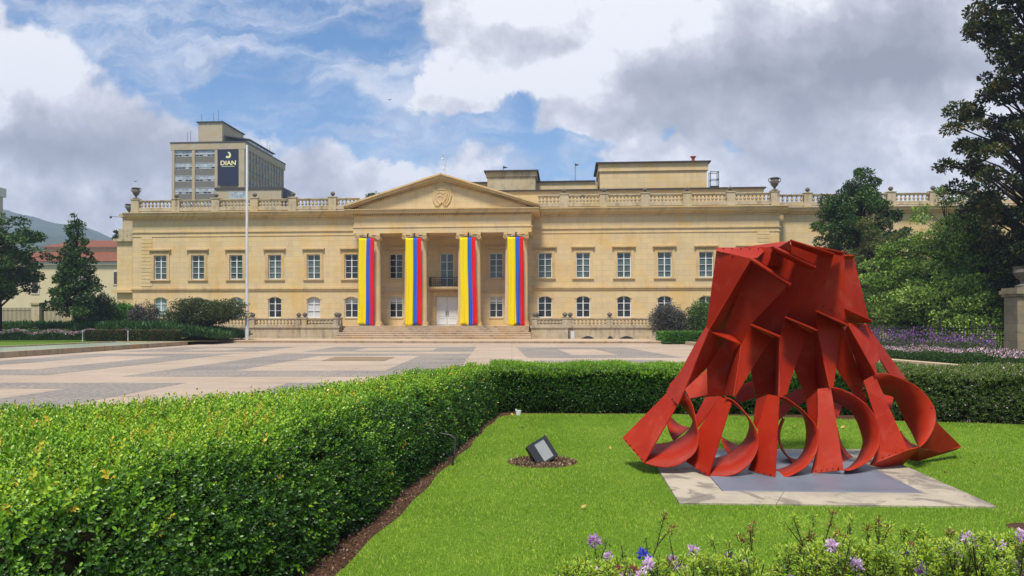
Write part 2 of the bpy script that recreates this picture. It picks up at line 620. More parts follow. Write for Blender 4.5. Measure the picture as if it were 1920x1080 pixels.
def ground_mat():
    m, t, b = newmat('far_ground')
    co = objco(t)
    n = t.noise(co, 0.02, 8, 0.6)
    t.l.new(t.ramp(n.outputs[0], [(0.3, (0.05, 0.09, 0.025)), (0.7, (0.11, 0.13, 0.06))]), b.inputs['Base Color'])
    b.inputs['Roughness'].default_value = 0.95
    return m


def plaza_mat(name, c1, c2, grain, gs, stain=0.4):
    m, t, b = newmat(name)
    co = objco(t)
    n = t.noise(co, 0.25, 8, 0.65, 0.6)
    n2 = t.noise(co, gs, 4, 0.7)
    s = t.n.new('ShaderNodeSeparateXYZ')
    t.l.new(co, s.inputs[0])
    n3 = t.noise(t.xyz(t.math('MULTIPLY', s.outputs[0], 0.22), t.math('MULTIPLY', s.outputs[1], 0.9), 0.0), 1.0, 7, 0.65, 0.4)
    c = t.mix(t.smooth(n.outputs[0], 0.35, 0.7), rgb(*c1), rgb(*c2))
    c = t.mix(t.math('MULTIPLY', t.smooth(n3.outputs[0], 0.52, 0.75), stain), c, rgb(c1[0] * 0.5, c1[1] * 0.5, c1[2] * 0.5))
    c = t.mix(t.math('MULTIPLY', t.smooth(n2.outputs[0], 0.4, 0.62), grain), c, rgb(c1[0] * 0.3, c1[1] * 0.3, c1[2] * 0.32))
    br = t.n.new('ShaderNodeTexBrick')
    t.l.new(co, br.inputs['Vector'])
    br.inputs['Scale'].default_value = 1
    br.inputs['Brick Width'].default_value = 2.9
    br.inputs['Row Height'].default_value = 2.9
    br.offset = 0
    br.inputs['Mortar Size'].default_value = 0.012
    br.inputs['Color1'].default_value = rgb(1, 1, 1)
    br.inputs['Color2'].default_value = rgb(0.92, 0.92, 0.92)
    br.inputs['Mortar'].default_value = rgb(0.5, 0.45, 0.4)
    c = t.mix(0.8, c, br.outputs['Color'], 'MULTIPLY')
    t.l.new(c, b.inputs['Base Color'])
    b.inputs['Roughness'].default_value = 0.8
    b.inputs['Specular IOR Level'].default_value = 0.25
    bump(t, b, n2.outputs[0], 0.3, 0.01)
    return m


M_GROUND = ground_mat()
M_PLAZA = plaza_mat('plaza_concrete', (0.45, 0.345, 0.255), (0.53, 0.415, 0.31), 0.22, 30, 0.8)
M_PEBBLE = plaza_mat('grey_pebble_panel', (0.29, 0.26, 0.225), (0.40, 0.34, 0.275), 0.6, 9, 0.5)
M_DRAIN = plain('brown_cover', (0.28, 0.20, 0.12), 0.8)
sheet('ground', [(-1450, -1450), (1450, -1450), (1450, 1450), (-1450, 1450)], -0.02, M_GROUND)
sheet('plaza', [(-25.3, -6), (14.9, -6), (14.9, 66.5), (-27.2, 70)], 0.0, M_PLAZA)


def frame_panel(x0, x1, y0, y1, bw, bd, sk=-0.025):
    X = lambda x, y: x + (y - 30) * sk
    m = MB()
    for (a0, a1, b0, b1) in ((x0, x1, y0, y0 + bd), (x0, x1, y1 - bd, y1), (x0, x0 + bw, y0 + bd, y1 - bd), (x1 - bw, x1, y0 + bd, y1 - bd)):
        m.add([(X(a0, b0), b0, 0.004), (X(a1, b0), b0, 0.004), (X(a1, b1), b1, 0.004), (X(a0, b1), b1, 0.004)], [(0, 1, 2, 3)])
    return struct(m.build('paving_panel', M_PEBBLE))


frame_panel(-12.5, -2.0, 23.4, 41.6, 2.6, 2.9)
frame_panel(-21.5, -9.4, 14.6, 20.9, 2.3, 1.9)
frame_panel(-6.5, 4.0, 8.0, 20.9, 2.4, 2.2)
frame_panel(-23.0, -15.2, 24.0, 41.6, 2.3, 3.0)
frame_panel(1.1, 7.0, 24.0, 34.0, 2.4, 2.4)
frame_panel(-12.2, -2.0, 44.5, 54.0, 2.6, 2.0)
frame_panel(0.9, 8.6, 36.5, 53.0, 2.6, 3.4)
frame_panel(-23.2, -15.0, 44.5, 54.0, 2.6, 2.2)
sheet('paving_panel', [(-8.6, 33.2), (-5.7, 33.2), (-5.9, 37.4), (-8.9, 37.4)], 0.006, M_DRAIN)

# ================================================================== PALACE
TH = R(4.2)
PX, PY = -6.924, 77.0
palace = empty('palace', (PX, PY, 0), -TH)
thing(palace, 'long two storey yellow sandstone palace with columned portico and balustraded roof', 'palace')


def pal(u, v, z):
    return Vector((PX + u * math.cos(TH) + v * math.sin(TH), PY - u * math.sin(TH) + v * math.cos(TH), z))


U0, U1 = -33.85, 33.9
up_win = [-30.75, -26.6, -22.4, -18.2, -14.0, -9.95, -5.2, 0.15, 5.3, 10.35, 14.25, 18.4, 22.5, 26.65, 30.8]
WW, WZ0, WZ1 = 1.42, 6.42, 9.0
LZ0, LZ1 = 2.36, 4.55
holes = []
for u in up_win:
    z0 = 5.55 if abs(u - 0.15) < 0.1 else WZ0
    holes.append((u - WW / 2, u + WW / 2, z0, WZ1))
low_win = [u for u in up_win if abs(u - 0.15) > 0.1]
for u in low_win:
    holes.append((u - WW / 2, u + WW / 2, LZ0, LZ1))
holes.append((-1.0, 1.3, 1.5, 4.55))


def wall_with_holes(m, x0, x1, z0, z1, hs_, y=0.0):
    xs = sorted({x0, x1} | {h[0] for h in hs_} | {h[1] for h in hs_})
    zs = sorted({z0, z1} | {h[2] for h in hs_} | {h[3] for h in hs_})
    for i in range(len(xs) - 1):
        cx = (xs[i] + xs[i + 1]) / 2
        for j in range(len(zs) - 1):
            cz = (zs[j] + zs[j + 1]) / 2
            if any(h[0] < cx < h[1] and h[2] < cz < h[3] for h in hs_):
                continue
            m.add([(xs[i], y, zs[j]), (xs[i + 1], y, zs[j]), (xs[i + 1], y, zs[j + 1]), (xs[i], y, zs[j + 1])], [(0, 1, 2, 3)])


wm = MB()
wall_with_holes(wm, U0, U1, 0.2, 13.2, holes)
wm.box(U0, U1, 0.9, 16.0, 0.2, 13.2)
wm.box(U0, U0 + 0.02, 0.0, 0.9, 0.2, 13.2)
wm.box(U1 - 0.02, U1, 0.0, 0.9, 0.2, 13.2)
wm.build('wall', M_STONE, palace)
# set-back right wing and left side block
wr = MB().box(U1 + 0.01, 62, 1.2, 16, 0.2, 13.2)
wr.build('right_wing_wall', M_STONE, palace)
wl = MB().box(-37.6, U0 - 0.01, 3.2, 15, 0.2, 10.9)
wl.build('side_wall', M_STONE, palace)
# string course, entablature mouldings
tm = MB()


def mould(m, x0, x1, yf, z0, z1, ybase=0.0):
    m.box(x0, x1, yf, ybase + 0.0015, z0, z1)


for (a, b) in ((U0 - 0.12, -8.9), (9.2, U1 + 0.12)):
    mould(tm, a, b, -0.16, 5.34, 5.52)
    mould(tm, a, b, -0.09, 5.18, 5.34)
    mould(tm, a, b, -0.10, 11.42, 11.54)
    mould(tm, a, b, -0.05, 10.98, 11.06)
    mould(tm, a, b, -0.12, 12.72, 12.86)
mould(tm, -8.9, 9.2, -0.10, 4.95, 5.05)
tm.build('string_course', M_TRIM, palace)
cm = MB()
cor = [(0.0, 12.86), (-0.25, 12.90), (-0.30, 13.05), (-0.62, 13.14), (-0.66, 13.34), (-0.78, 13.44), (-0.78, 13.52), (0.6, 13.60), (0.6, 12.86)]
MB().profx(cor, U0 - 0.7, -9.6).build('cornice', M_TRIM, palace)
MB().profx(cor, 9.9, U1 + 0.7).build('cornice', M_TRIM, palace)
cm.profx([(p[0] + 1.2, p[1]) for p in cor], U1 + 0.72, 62)
cm.build('cornice', M_TRIM, palace)
# side block scroll and grey blocks
gm = MB()
gm.box(-37.9, U0 - 0.72, 2.9, 5, 10.9, 11.2)
gm.box(-37.3, U0 - 0.01, 3.0, 5, 11.2, 12.3)
gm.box(-36.9, U0 - 0.01, 3.1, 5, 12.3, 13.6)
gm.box(-37.2, U0 - 0.01, 2.9, 5, 13.6, 13.95)
gm.build('corner_scroll_block', M_BALU, palace)
MB().box(-38.0, U0 - 0.2, 2.8, 3.19, 5.18, 5.5).build('string_course', M_TRIM, palace)
# pilaster rustication on the corners
for u0_, u1_ in ((U0 + 1.0, U0 + 2.2), (U1 - 2.2, U1 - 1.0)):
    rm = MB()
    for k in range(14):
        rm.box(u0_, u1_, -0.045, 0.0015, 5.7 + k * 0.385, 5.7 + k * 0.385 + 0.335)
    rm.build('corner_quoin_course', M_STONE, palace)


def arch_pts(u, w, zc, rise, y, n=8):
    return [(u - w / 2 + w * i / n, y, zc + rise * (1 - (2 * i / n - 1) ** 2)) for i in range(n + 1)]


def window(u, z0, z1, kind):
    """stone surround with reveals; children frame and glass"""
    m = MB()
    a, b = u - WW / 2, u + WW / 2
    dpt = 0.30
    m.add([(a, 0, z0), (a, dpt, z0), (a, dpt, z1), (a, 0, z1)], [(0, 1, 2, 3)])
    m.add([(b, 0, z0), (b, dpt, z0), (b, dpt, z1), (b, 0, z1)], [(0, 1, 2, 3)])
    m.add([(a, 0, z0), (b, 0, z0), (b, dpt, z0), (a, dpt, z0)], [(0, 1, 2, 3)])
    m.add([(a, 0, z1), (b, 0, z1), (b, dpt, z1), (a, dpt, z1)], [(0, 1, 2, 3)])
    if kind == 'upper':
        for (x0, x1) in ((a - 0.30, a), (b, b + 0.30)):
            m.box(x0, x1, -0.07, 0.0015, z0, z1 + 0.30)
        m.box(a, b, -0.07, 0.0015, z1, z1 + 0.30)
        m.box(a - 0.42, b + 0.42, -0.16, 0.0015, z1 + 0.42, z1 + 0.52)
        m.box(a - 0.50, b + 0.50, -0.26, 0.0015, z1 + 0.52, z1 + 0.66)
        m.box(a - 0.40, b + 0.40, -0.15, 0.0015, z0 - 0.14, z0 - 0.003)
    elif kind == 'arch':
        m.box(a - 0.05, b + 0.05, -0.06, 0.0015, z0 - 0.12, z0 - 0.003)
        pts = arch_pts(u, WW, z1 - 0.28, 0.27, -0.012)
        m.extr([(a, -0.012, z1 + 0.003)] + pts + [(b, -0.012, z1 + 0.003)], (0, 0.24, 0))
        out = arch_pts(u, WW + 0.3, z1 - 0.23, 0.34, -0.05)
        inn = arch_pts(u, WW, z1 - 0.28, 0.275, -0.05)
        m.extr(out + inn[::-1], (0, 0.05, 0))
    else:
        m.box(a - 0.05, b + 0.05, -0.06, 0.0015, z0 - 0.12, z0 - 0.003)
    w = m.build('window', M_STONE if kind != 'upper' else M_TRIM, palace)
    fr = MB()
    y0, y1 = 0.17, 0.25
    e = 0.075
    fr.box(a, a + e, y0, y1, z0, z1)
    fr.box(b - e, b, y0, y1, z0, z1)
    fr.box(a + e, b - e, y0, y1, z0, z0 + e)
    fr.box(a + e, b - e, y0, y1, z1 - e, z1)
    fr.box(u - 0.05, u + 0.05, y0, y1, z0 + e, z1 - e)
    rows = 4 if kind in ('upper',) else 3
    hh = z1 - z0
    for k in range(1, rows):
        zz = z0 + hh * k / rows
        th = 0.04 if k != rows - 1 else 0.055
        for (c0, c1) in ((a + e, u - 0.05), (u + 0.05, b - e)):
            fr.box(c0, c1, y0 + 0.01, y1, zz - th / 2, zz + th / 2)
    fr.build('frame', M_WHITE, w)
    return w, a, b, z0, z1


def glazing(w, a, b, z0, z1, mat, name='glass'):
    MB().box(a, b, 0.262, 0.29, z0, z1).build(name, mat, w)


for u in up_win:
    if abs(u - 0.15) < 0.1:
        w, a, b, z0, z1 = window(u, 5.55, WZ1, 'upper')
        glazing(w, a, b, z0, z1, M_GLASS)
        tag(w, 'tall balcony window over the white double door')
    else:
        w, a, b, z0, z1 = window(u, WZ0, WZ1, 'upper')
        glazing(w, a, b, z0, z1, M_GLASSD if (abs(u + 5.2) < .1 or abs(u + 9.95) < .1) else M_GLASS)
for u in low_win:
    kind = 'plain' if abs(u) < 6 else 'arch'
    w, a, b, z0, z1 = window(u, LZ0, LZ1, kind)
    if u < -21:
        glazing(w, a, b, z0, z1, M_TEAL, 'shutter')
    elif abs(u + 14.0) < 0.1:
        glazing(w, a, b, z0, z1, M_CURT, 'curtain')
    else:
        glazing(w, a, b, z0, z1, M_GLASSD)
        if abs(u) < 10.2:
            MB().box(a + 0.08, b - 0.08, 0.255, 0.261, z1 - 0.62, z1 - 0.08).build('curtain', M_CURT, w)
    if abs(u - 10.35) < 0.1:
        lf = MB().box(a - 0.02, a + 0.05, -0.55, 0.16, z0 + 0.03, z1 - 0.2)
        lf.build('open_leaf', M_WHITE, w)
# central door
dm = MB()
for (x0, x1) in ((-1.42, -1.0), (1.3, 1.72)):
    dm.box(x0, x1, -0.09, 0.0015, 1.5, 4.98)
dm.box(-1.0, 1.3, -0.09, 0.0015, 4.55, 4.98)
dm.add([(-1.0, 0, 1.5), (-1.0, .3, 1.5), (-1.0, .3, 4.55), (-1.0, 0, 4.55)], [(0, 1, 2, 3)])
dm.add([(1.3, 0, 1.5), (1.3, .3, 1.5), (1.3, .3, 4.55), (1.3, 0, 4.55)], [(0, 1, 2, 3)])
dm.add([(-1.0, 0, 4.55), (1.3, 0, 4.55), (1.3, .3, 4.55), (-1.0, .3, 4.55)], [(0, 1, 2, 3)])
dm.build('door_surround', M_TRIM, palace)
dl = MB()
dl.box(-0.98, 1.28, 0.22, 0.30, 1.5, 4.53)
for c0 in (-0.92, 0.2):
    for (z0, z1) in ((1.62, 2.35), (2.5, 3.45), (3.6, 4.42)):
        for k in ((c0 + 0.08, c0 + 0.94, z0, z0 + 0.07), (c0 + 0.08, c0 + 0.94, z1 - 0.07, z1), (c0 + 0.08, c0 + 0.15, z0 + 0.07, z1 - 0.07), (c0 + 0.87, c0 + 0.94, z0 + 0.07, z1 - 0.07)):
            dl.box(k[0], k[1], 0.19, 0.2215, k[2], k[3])
door = dl.build('door', M_WHITE, palace)
MB().box(0.135, 0.165, 0.205, 0.2195, 1.5, 4.5).build('door_gap', M_GREYST, door)
for x in (0.02, 0.24):
    MB().box(x, x + 0.06, 0.12, 0.205, 2.55, 3.05).build('handle', M_BLACK, door)
# balcony
bm_ = MB().box(-1.55, 1.75, -1.1, -0.003, 5.30, 5.5).box(-1.4, 1.6, -0.95, -0.003, 5.16, 5.297)
balc = bm_.build('balcony', M_TRIM, palace)
rl = MB()
for y in (-1.02,):
    rl.box(-1.5, 1.7, y - 0.025, y + 0.025, 6.42, 6.48)
    rl.box(-1.5, 1.7, y - 0.02, y + 0.02, 5.58, 5.62)
    rl.box(-1.5, 1.7, y - 0.015, y + 0.015, 6.2, 6.23)
    n = 17
    for k in range(n):
        x = -1.48 + 3.16 * k / (n - 1)
        rl.box(x - 0.018, x + 0.018, y - 0.016, y + 0.016, 5.5, 6.42)
        if k < n - 1:
            c = (x + 0.099, y, 5.92)
            pts = [(c[0] + 0.085 * math.cos(t), c[1], c[2] + 0.17 * math.sin(t)) for t in np.linspace(0, 2 * PI, 9)]
            rl.tube(pts, 0.014, 4)
for x in (-1.5, 1.7):
    rl.box(x - 0.02, x + 0.02, -1.0, -0.01, 6.42, 6.47)
    for k in range(5):
        rl.box(x - 0.015, x + 0.015, -0.95 + k * 0.2, -0.92 + k * 0.2, 5.5, 6.42)
rl.build('railing', M_BLACK, balc)

# portico ---------------------------------------------------------------
VC = -2.95
C0 = 0.2
em = MB()
em.box(-8.72, 9.12, -3.55, -0.003, 10.72, 11.28)
em.box(-8.66, 9.06, -3.49, -0.003, 11.28, 12.4)
em.box(-8.82, 9.22, -3.62, -0.003, 11.28, 11.38)
em.build('entablature', M_STONE, palace)
dn = MB()
n = 84
for k in range(n):
    x = -8.75 + 17.9 * k / (n - 1)
    dn.box(x - 0.055, x + 0.055, -3.72, -3.485, 12.46, 12.64)
pc = MB()
pc.profx([(0, 12.40), (-3.60, 12.40), (-3.62, 12.455), (0, 12.455)], -8.8, 9.2)
pc.profx([(0, 12.65), (-3.85, 12.65), (-4.0, 12.72), (-4.0, 12.93), (-4.15, 13.0), (-4.15, 13.06), (0, 13.2)], -9.45, 9.85)
pc.v, pc.f = pc.v + dn.v, pc.f + [tuple(i + len(pc.v) for i in f_) for f_ in dn.f]
pc.build('portico_cornice', M_TRIM, palace)
ty = MB()
APX, EZ = 0.2, 13.1
ty.extr([(-8.9, -3.45, 13.1), (9.3, -3.45, 13.1), (0.2, -3.45, 16.0)], (0, 3.4, 0))
tymp = ty.build('pediment', M_STONE, palace)
rk = MB()
for sgn in (-1, 1):
    xe = 0.2 + sgn * 9.75
    for (dz0, dz1, yf) in ((-0.42, -0.22, -3.75), (-0.22, 0.06, -4.02), (0.06, 0.22, -4.2)):
        rk.extr([(0.2, yf, 16.3 + dz0), (0.2, yf, 16.3 + dz1), (xe, yf, 13.12 + dz1 + 0.12), (xe, yf, 13.12 + max(dz0, -0.1) + 0.12)], (0, 4.2 + yf * 0 + 3.0, 0))
rd = MB()
for sgn in (-1, 1):
    for k in range(1, 42):
        f_ = k / 42
        x = 0.2 + sgn * 9.2 * f_
        z = 15.72 - (15.72 - 13.0) * f_
        if z < 13.25:
            continue
        rd.box(x - 0.055, x + 0.055, -3.62, -3.451, z - 0.0, z + 0.17)
rk.v, rk.f = rk.v + rd.v, rk.f + [tuple(i + len(rk.v) for i in f_) for f_ in rd.f]
rk.build('raking_cornice', M_TRIM, tymp)
# relief emblem: shield between two curled horns, bird above
eb = MB()
cx0, cz0 = 0.2, 14.42
EM = [(900, 215), (935, 210), (960, 226), (985, 210), (1030, 216), (1050, 245), (1044, 262), (1050, 300), (1036, 350), (1012, 386), (985, 390), (962, 358), (935, 390), (905, 386), (884, 345), (876, 300), (882, 262), (870, 245)]
eo = [(cx0 + (x - 960) * 0.0112, -3.54, cz0 + (300 - z) * 0.0112) for x, z in EM]
eb.extr(eo, (0, 0.095, 0))
eb.tube(eo + [eo[0]], 0.03, 5)
emq = lambda pts: [(cx0 + (x - 960) * 0.0112, -3.56, cz0 + (300 - z) * 0.0112) for x, z in pts]
eb.tube(emq([(905, 235), (930, 255), (960, 250), (990, 255), (1015, 235)]), 0.035, 5)
eb.tube(emq([(895, 255), (900, 300), (915, 345), (945, 375)]), 0.04, 5)
eb.tube(emq([(1005, 245), (1012, 290), (1000, 330), (975, 365)]), 0.05, 5)
eb.tube(emq([(1030, 255), (1030, 300), (1015, 345), (995, 375)]), 0.035, 5)
eb.tube(emq([(920, 285), (945, 272), (975, 290), (990, 275)]), 0.03, 5)
eb.tube(emq([(925, 315), (950, 305), (975, 320)]), 0.03, 5)
eb.build('emblem_relief', M_TRIM, tymp, smooth=True)

# Ionic columns in pairs
RS = 0.50


def column(u):
    c = MB()
    nseg = 96
    prof = [(0.0, 1.56 + 0.42), (0.3, 2.1)]
    zs = [1.98, 2.05, 3.5, 6, 8, 10.02, 10.06]
    vs, fs = [], []
    for zi, z in enumerate(zs):
        t = (z - 1.98) / (10.06 - 1.98)
        r0 = RS * (1 - 0.13 * t ** 1.6)
        for i in range(nseg):
            a = 2 * PI * i / nseg
            fl = 0.045 * abs(math.sin(a * 12)) ** 0.7 if 0 < zi < len(zs) - 1 else 0.0
            r_ = r0 - 0.0 - 0.045 + fl if 0 < zi < len(zs) - 1 else r0 * 0.97
            vs.append((u + r_ * math.cos(a), VC + r_ * math.sin(a), z))
    for k in range(len(zs) - 1):
        for i in range(nseg):
            j = (i + 1) % nseg
            fs.append((k * nseg + i, k * nseg + j, (k + 1) * nseg + j, (k + 1) * nseg + i))
    c.add(vs, fs)
    col = c.build('column', M_SHAFT, palace)
    b = MB().box(u - 0.64, u + 0.64, VC - 0.64, VC + 0.64, 1.505, 1.68)
    b.lathe([(0.62, 1.68), (0.66, 1.74), (0.62, 1.81), (0.54, 1.84), (0.54, 1.88), (0.58, 1.92), (0.54, 1.98)], (u, VC, 0), 24)
    b.build('base', M_TRIM, col, smooth=True)
    k = MB()
    k.lathe([(0.44, 10.06), (0.50, 10.12), (0.52, 10.2), (0.46, 10.28)], (u, VC, 0), 24)
    k.box(u - 0.42, u + 0.42, VC - 0.58, VC + 0.58, 10.28, 10.5)
    k.box(u - 0.60, u + 0.60, VC - 0.66, VC + 0.56, 10.52, 10.60).box(u - 0.55, u + 0.55, VC - 0.6, VC + 0.5, 10.6, 10.717)
    for sgn in (-1, 1):
        cc = (u + sgn * 0.39, 10.27)
        cyl = []
        for q in range(14):
            a = 2 * PI * q / 14
            cyl.append((cc[0] + 0.235 * math.cos(a), VC - 0.76, cc[1] + 0.235 * math.sin(a)))
        k.extr(cyl, (0, 1.36, 0))
        sp_ = []
        for q in range(24):
            a = q * 0.55
            r_ = 0.24 * (1 - q / 25)
            sp_.append((cc[0] + sgn * r_ * math.sin(a), VC - 0.79, cc[1] + r_ * math.cos(a)))
        k.tube(sp_, 0.028, 5)
    k.build('capital', M_TRIM, col)
    return col


PAIRS = [-7.2, -2.5, 2.9, 7.6]
for pu in PAIRS:
    for d in (-0.64, 0.64):
        column(pu + d)
# pilaster behind corner columns
pm = MB()
for x0, x1 in ((-8.6, -7.0), (7.4, 9.0)):
    pm.box(x0, x1, -0.14, -0.0035, 1.5, 10.7)
pm.build('pilaster', M_STONE, palace)

# roof balustrade ---------------------------------------------------------
BPROF = [(0.10, 0), (0.10, 0.05), (0.055, 0.08), (0.075, 0.14), (0.125, 0.24), (0.12, 0.33), (0.06, 0.46), (0.05, 0.52), (0.085, 0.56), (0.085, 0.62)]


def baluster_bay(name, x0, x1, y, z0, parent, nb, hs_=1.0, depth=0.34, mat=M_BALU):
    m = MB()
    m.box(x0, x1, y - depth / 2 - 0.04, y + depth / 2, z0 - 0.36 * hs_, z0)
    h = 0.62 * hs_
    m.box(x0, x1, y - depth / 2, y + depth / 2, z0 + h, z0 + h + 0.12)
    m.box(x0, x1, y - depth / 2 - 0.05, y + depth / 2 + 0.05, z0 + h + 0.12, z0 + h + 0.2)
    o = m.build(name, mat, parent)
    b = MB()
    for k in range(nb):
        x = x0 + (x1 - x0) * (k + 0.5) / nb
        b.lathe([(r * 1.12, z * hs_) for r, z in BPROF], (x, y, z0), 8, cap=False)
    b.build('baluster_row', mat, o, smooth='all')
    return o


def pier(x, y, z0, z1, w, parent, finial=True, mat=M_BALU):
    m = MB().box(x - w / 2, x + w / 2, y - 0.27, y + 0.27, z0, z1)
    m.box(x - w / 2 - 0.06, x + w / 2 + 0.06, y - 0.33, y + 0.33, z1, z1 + 0.09)
    o = m.build('pier', mat, parent)
    if finial:
        MB().lathe([(0.30, 0), (0.26, 0.05), (0.12, 0.10), (0.10, 0.14), (0.2, 0.2), (0.245, 0.32), (0.2, 0.44), (0.07, 0.53), (0.01, 0.56)], (x, y, z1 + 0.09), 12, cap=False).build('finial', M_GREYST, o, smooth='all')
    return o


BY = -0.25
lp = [-33.3, -28.8, -24.45, -20.25, -16.1, -11.85]
rp = [12.3, 16.35, 20.5, 24.7, 29.0, 33.35]
for x in lp + rp:
    pier(x, BY, 13.58, 14.9, 0.85, palace, finial=(x not in (-33.3, 33.35)))
for i in range(5):
    baluster_bay('balustrade', lp[i] + 0.43, lp[i + 1] - 0.43, BY, 14.02, palace, 9)
    baluster_bay('balustrade', rp[i] + 0.43, rp[i + 1] - 0.43, BY, 14.02, palace, 9)
baluster_bay('balustrade', lp[5] + 0.43, -9.0, BY, 14.02, palace, 6)
baluster_bay('balustrade', 9.6, rp[0] - 0.43, BY, 14.02, palace, 6)
wp = [36.95, 40.95, 45.1, 49.2, 53.3, 57.4]
for x in wp:
    pier(x, BY + 1.2, 13.58, 14.9, 0.8, palace)
for i in range(5):
    baluster_bay('balustrade', wp[i] + 0.4, wp[i + 1] - 0.4, BY + 1.2, 14.02, palace, 8)
baluster_bay('balustrade', 33.8, wp[0] - 0.4, BY + 1.2, 14.02, palace, 6)
# raised roof blocks
ab = MB().box(2.0, 33.4, 4.0, 14, 13.2, 16.05)
ab.build('attic_wall', M_STONE, palace)
MB().box(1.8, 33.6, 3.8, 14.2, 16.053, 16.2).build('attic_coping', M_DKROOF, palace)
a1 = MB().box(3.75, 9.1, 6, 13, 16.2, 18.1).box(3.6, 9.25, 5.85, 13.1, 18.1, 18.6)
a1.build('roof_block', M_BALU, palace)
MB().box(3.4, 9.45, 5.6, 13.3, 18.603, 18.75).build('roof_block_coping', M_DKROOF, palace)
a2 = MB().box(16.3, 28.2, 8, 15, 16.2, 18.9).box(16.15, 28.35, 7.85, 15.1, 18.9, 19.75)
a2.build('roof_block', M_STONE, palace)
MB().box(15.85, 28.6, 7.6, 15.3, 19.753, 19.9).build('roof_block_coping', M_DKROOF, palace)
a3 = MB().box(-1.0, 16.1, 9, 15, 16.2, 17.95)
a3.build('roof_block', M_STONE, palace)
MB().box(-1.2, 15.84, 8.8, 15.1, 17.953, 18.1).build('roof_block_coping', M_DKROOF, palace)


def child_of_palace(o, u, v, z):
    o.location = pal(u, v, z)
    o.rotation_euler = (0, 0, -TH)
    return o


def urn(u, v, z, s, label, handles=True):
    m = MB()
    m.lathe([(r * s, zz * s) for r, zz in [(0.34, 0), (0.34, 0.1), (0.16, 0.16), (0.09, 0.26), (0.12, 0.34), (0.3, 0.55), (0.4, 0.85), (0.36, 0.98), (0.28, 1.05), (0.40, 1.14), (0.42, 1.2)]], (0, 0, 0), 16)
    body = empty('stone_urn')
    child_of_palace(body, u, v, z)
    m.build('bowl', M_GREYST, body, smooth=True)
    for sg in (-1, 1):
        h = MB().tube([(sg * 0.36 * s, 0, 0.78 * s), (sg * 0.52 * s, 0, 0.9 * s), (sg * 0.54 * s, 0, 1.12 * s), (sg * 0.42 * s, 0, 1.2 * s), (sg * 0.36 * s, 0, 1.05 * s)], 0.045 * s, 6)
        h.build('handle', M_GREYST, body, smooth=True)
    thing(body, label, 'urn')
    return body


urn(-33.3, BY, 14.99, 1.0, 'grey stone urn on the left corner pier of the roof balustrade')
urn(-36.3, 3.4, 13.95, 0.95, 'smaller grey stone urn at the far left edge of the palace, below the corner pier')
urn(33.35, BY, 14.99, 1.1, 'large two handled grey urn on the roof balustrade right of the raised roof block')

# rooftop clutter, each a thing of its own
o = MB().lathe([(0.22, 0), (0.22, 0.25), (0.16, 0.3), (0.2, 0.5), (0.34, 0.62), (0.3, 0.7)], n=14).build('roof_beacon', M_REDCLAY, smooth=True)
child_of_palace(o, 26.8, 8.6, 19.9)
thing(o, 'small orange pot shaped fitting on top of the largest roof block', 'rooftop fitting')
o = MB()
for (x, y) in ((0, 0), (0.9, 0), (0, 0.9), (0.9, 0.9)):
    o.box(x - 0.035, x + 0.035, y - 0.035, y + 0.035, 0 if x else 0.9, 2.6)
for z in (0.9, 1.7, 2.55):
    o.box(0.036, 0.864, -0.03, 0.03, z - 0.03, z + 0.03)
    o.box(0.036, 0.864, 0.87, 0.93, z - 0.03, z + 0.03)
    o.box(0.87, 0.93, 0.036, 0.864, z - 0.03, z + 0.03)
o.box(0.036, 0.864, 0.04, 0.86, 0.93, 0.97)
o.tube([(0.0, 0.0, 0.95), (0.85, 0.0, 0.1)], 0.04, 4)
o = o.build('service_platform', M_BLACK)
child_of_palace(o, 28.65, 8.2, 16.2)
thing(o, 'black metal cage platform bracketed to the right side of the roof block', 'platform')
for i, (u, v, z, hh, lab) in enumerate([(5.45, 7, 18.75, 0.75, 'small dark pennant on a thin mast above the left roof block'), (13.55, 9.5, 18.1, 2.1, 'small dark pennant on a tall thin mast between the two roof blocks')]):
    e = empty('pennant_mast')
    child_of_palace(e, u, v, z)
    MB().tube([(0, 0, 0), (0, 0, hh)], 0.03, 5).build('mast', M_BLACK, e)
    MB().extr([(0.02, -0.01, hh - 0.02), (0.5, 0.05, hh - 0.18), (0.02, -0.01, hh - 0.3)], (0, 0.02, 0)).build('pennant', M_BLACK, e)
    thing(e, lab, 'flag', 'pennants on the palace roof')
# lamp mast on the pediment ridge
e = empty('crook_mast')
child_of_palace(e, 0.3, -2.0, 16.45)
MB().tube([(0, 0, 0), (0, 0, 1.9), (-0.05, 0, 2.3), (-0.2, 0, 2.45), (-0.33, 0, 2.3), (-0.3, 0, 2.0)], 0.045, 6).build('mast', M_POLE, e, smooth=True)
MB().ball((-0.28, 0, 1.9), 0.11).build('lamp', M_WHITE, e, smooth='all')
MB().ball((-0.16, 0, 0.95), 0.10).build('lamp', M_WHITE, e, smooth='all')
thing(e, 'thin grey crook topped mast with small lamps standing on the pediment peak', 'mast')
# camera arm at the left corner
o = MB().tube([(0, 0, 0), (-0.9, 0, 0.12)], 0.03, 5).ball((-0.95, 0, 0.0), 0.14).build('security_camera', M_GREYST)
child_of_palace(o, -37.2, 2.9, 13.6)
thing(o, 'small camera on a thin arm sticking out left from the palace roof corner', 'camera')

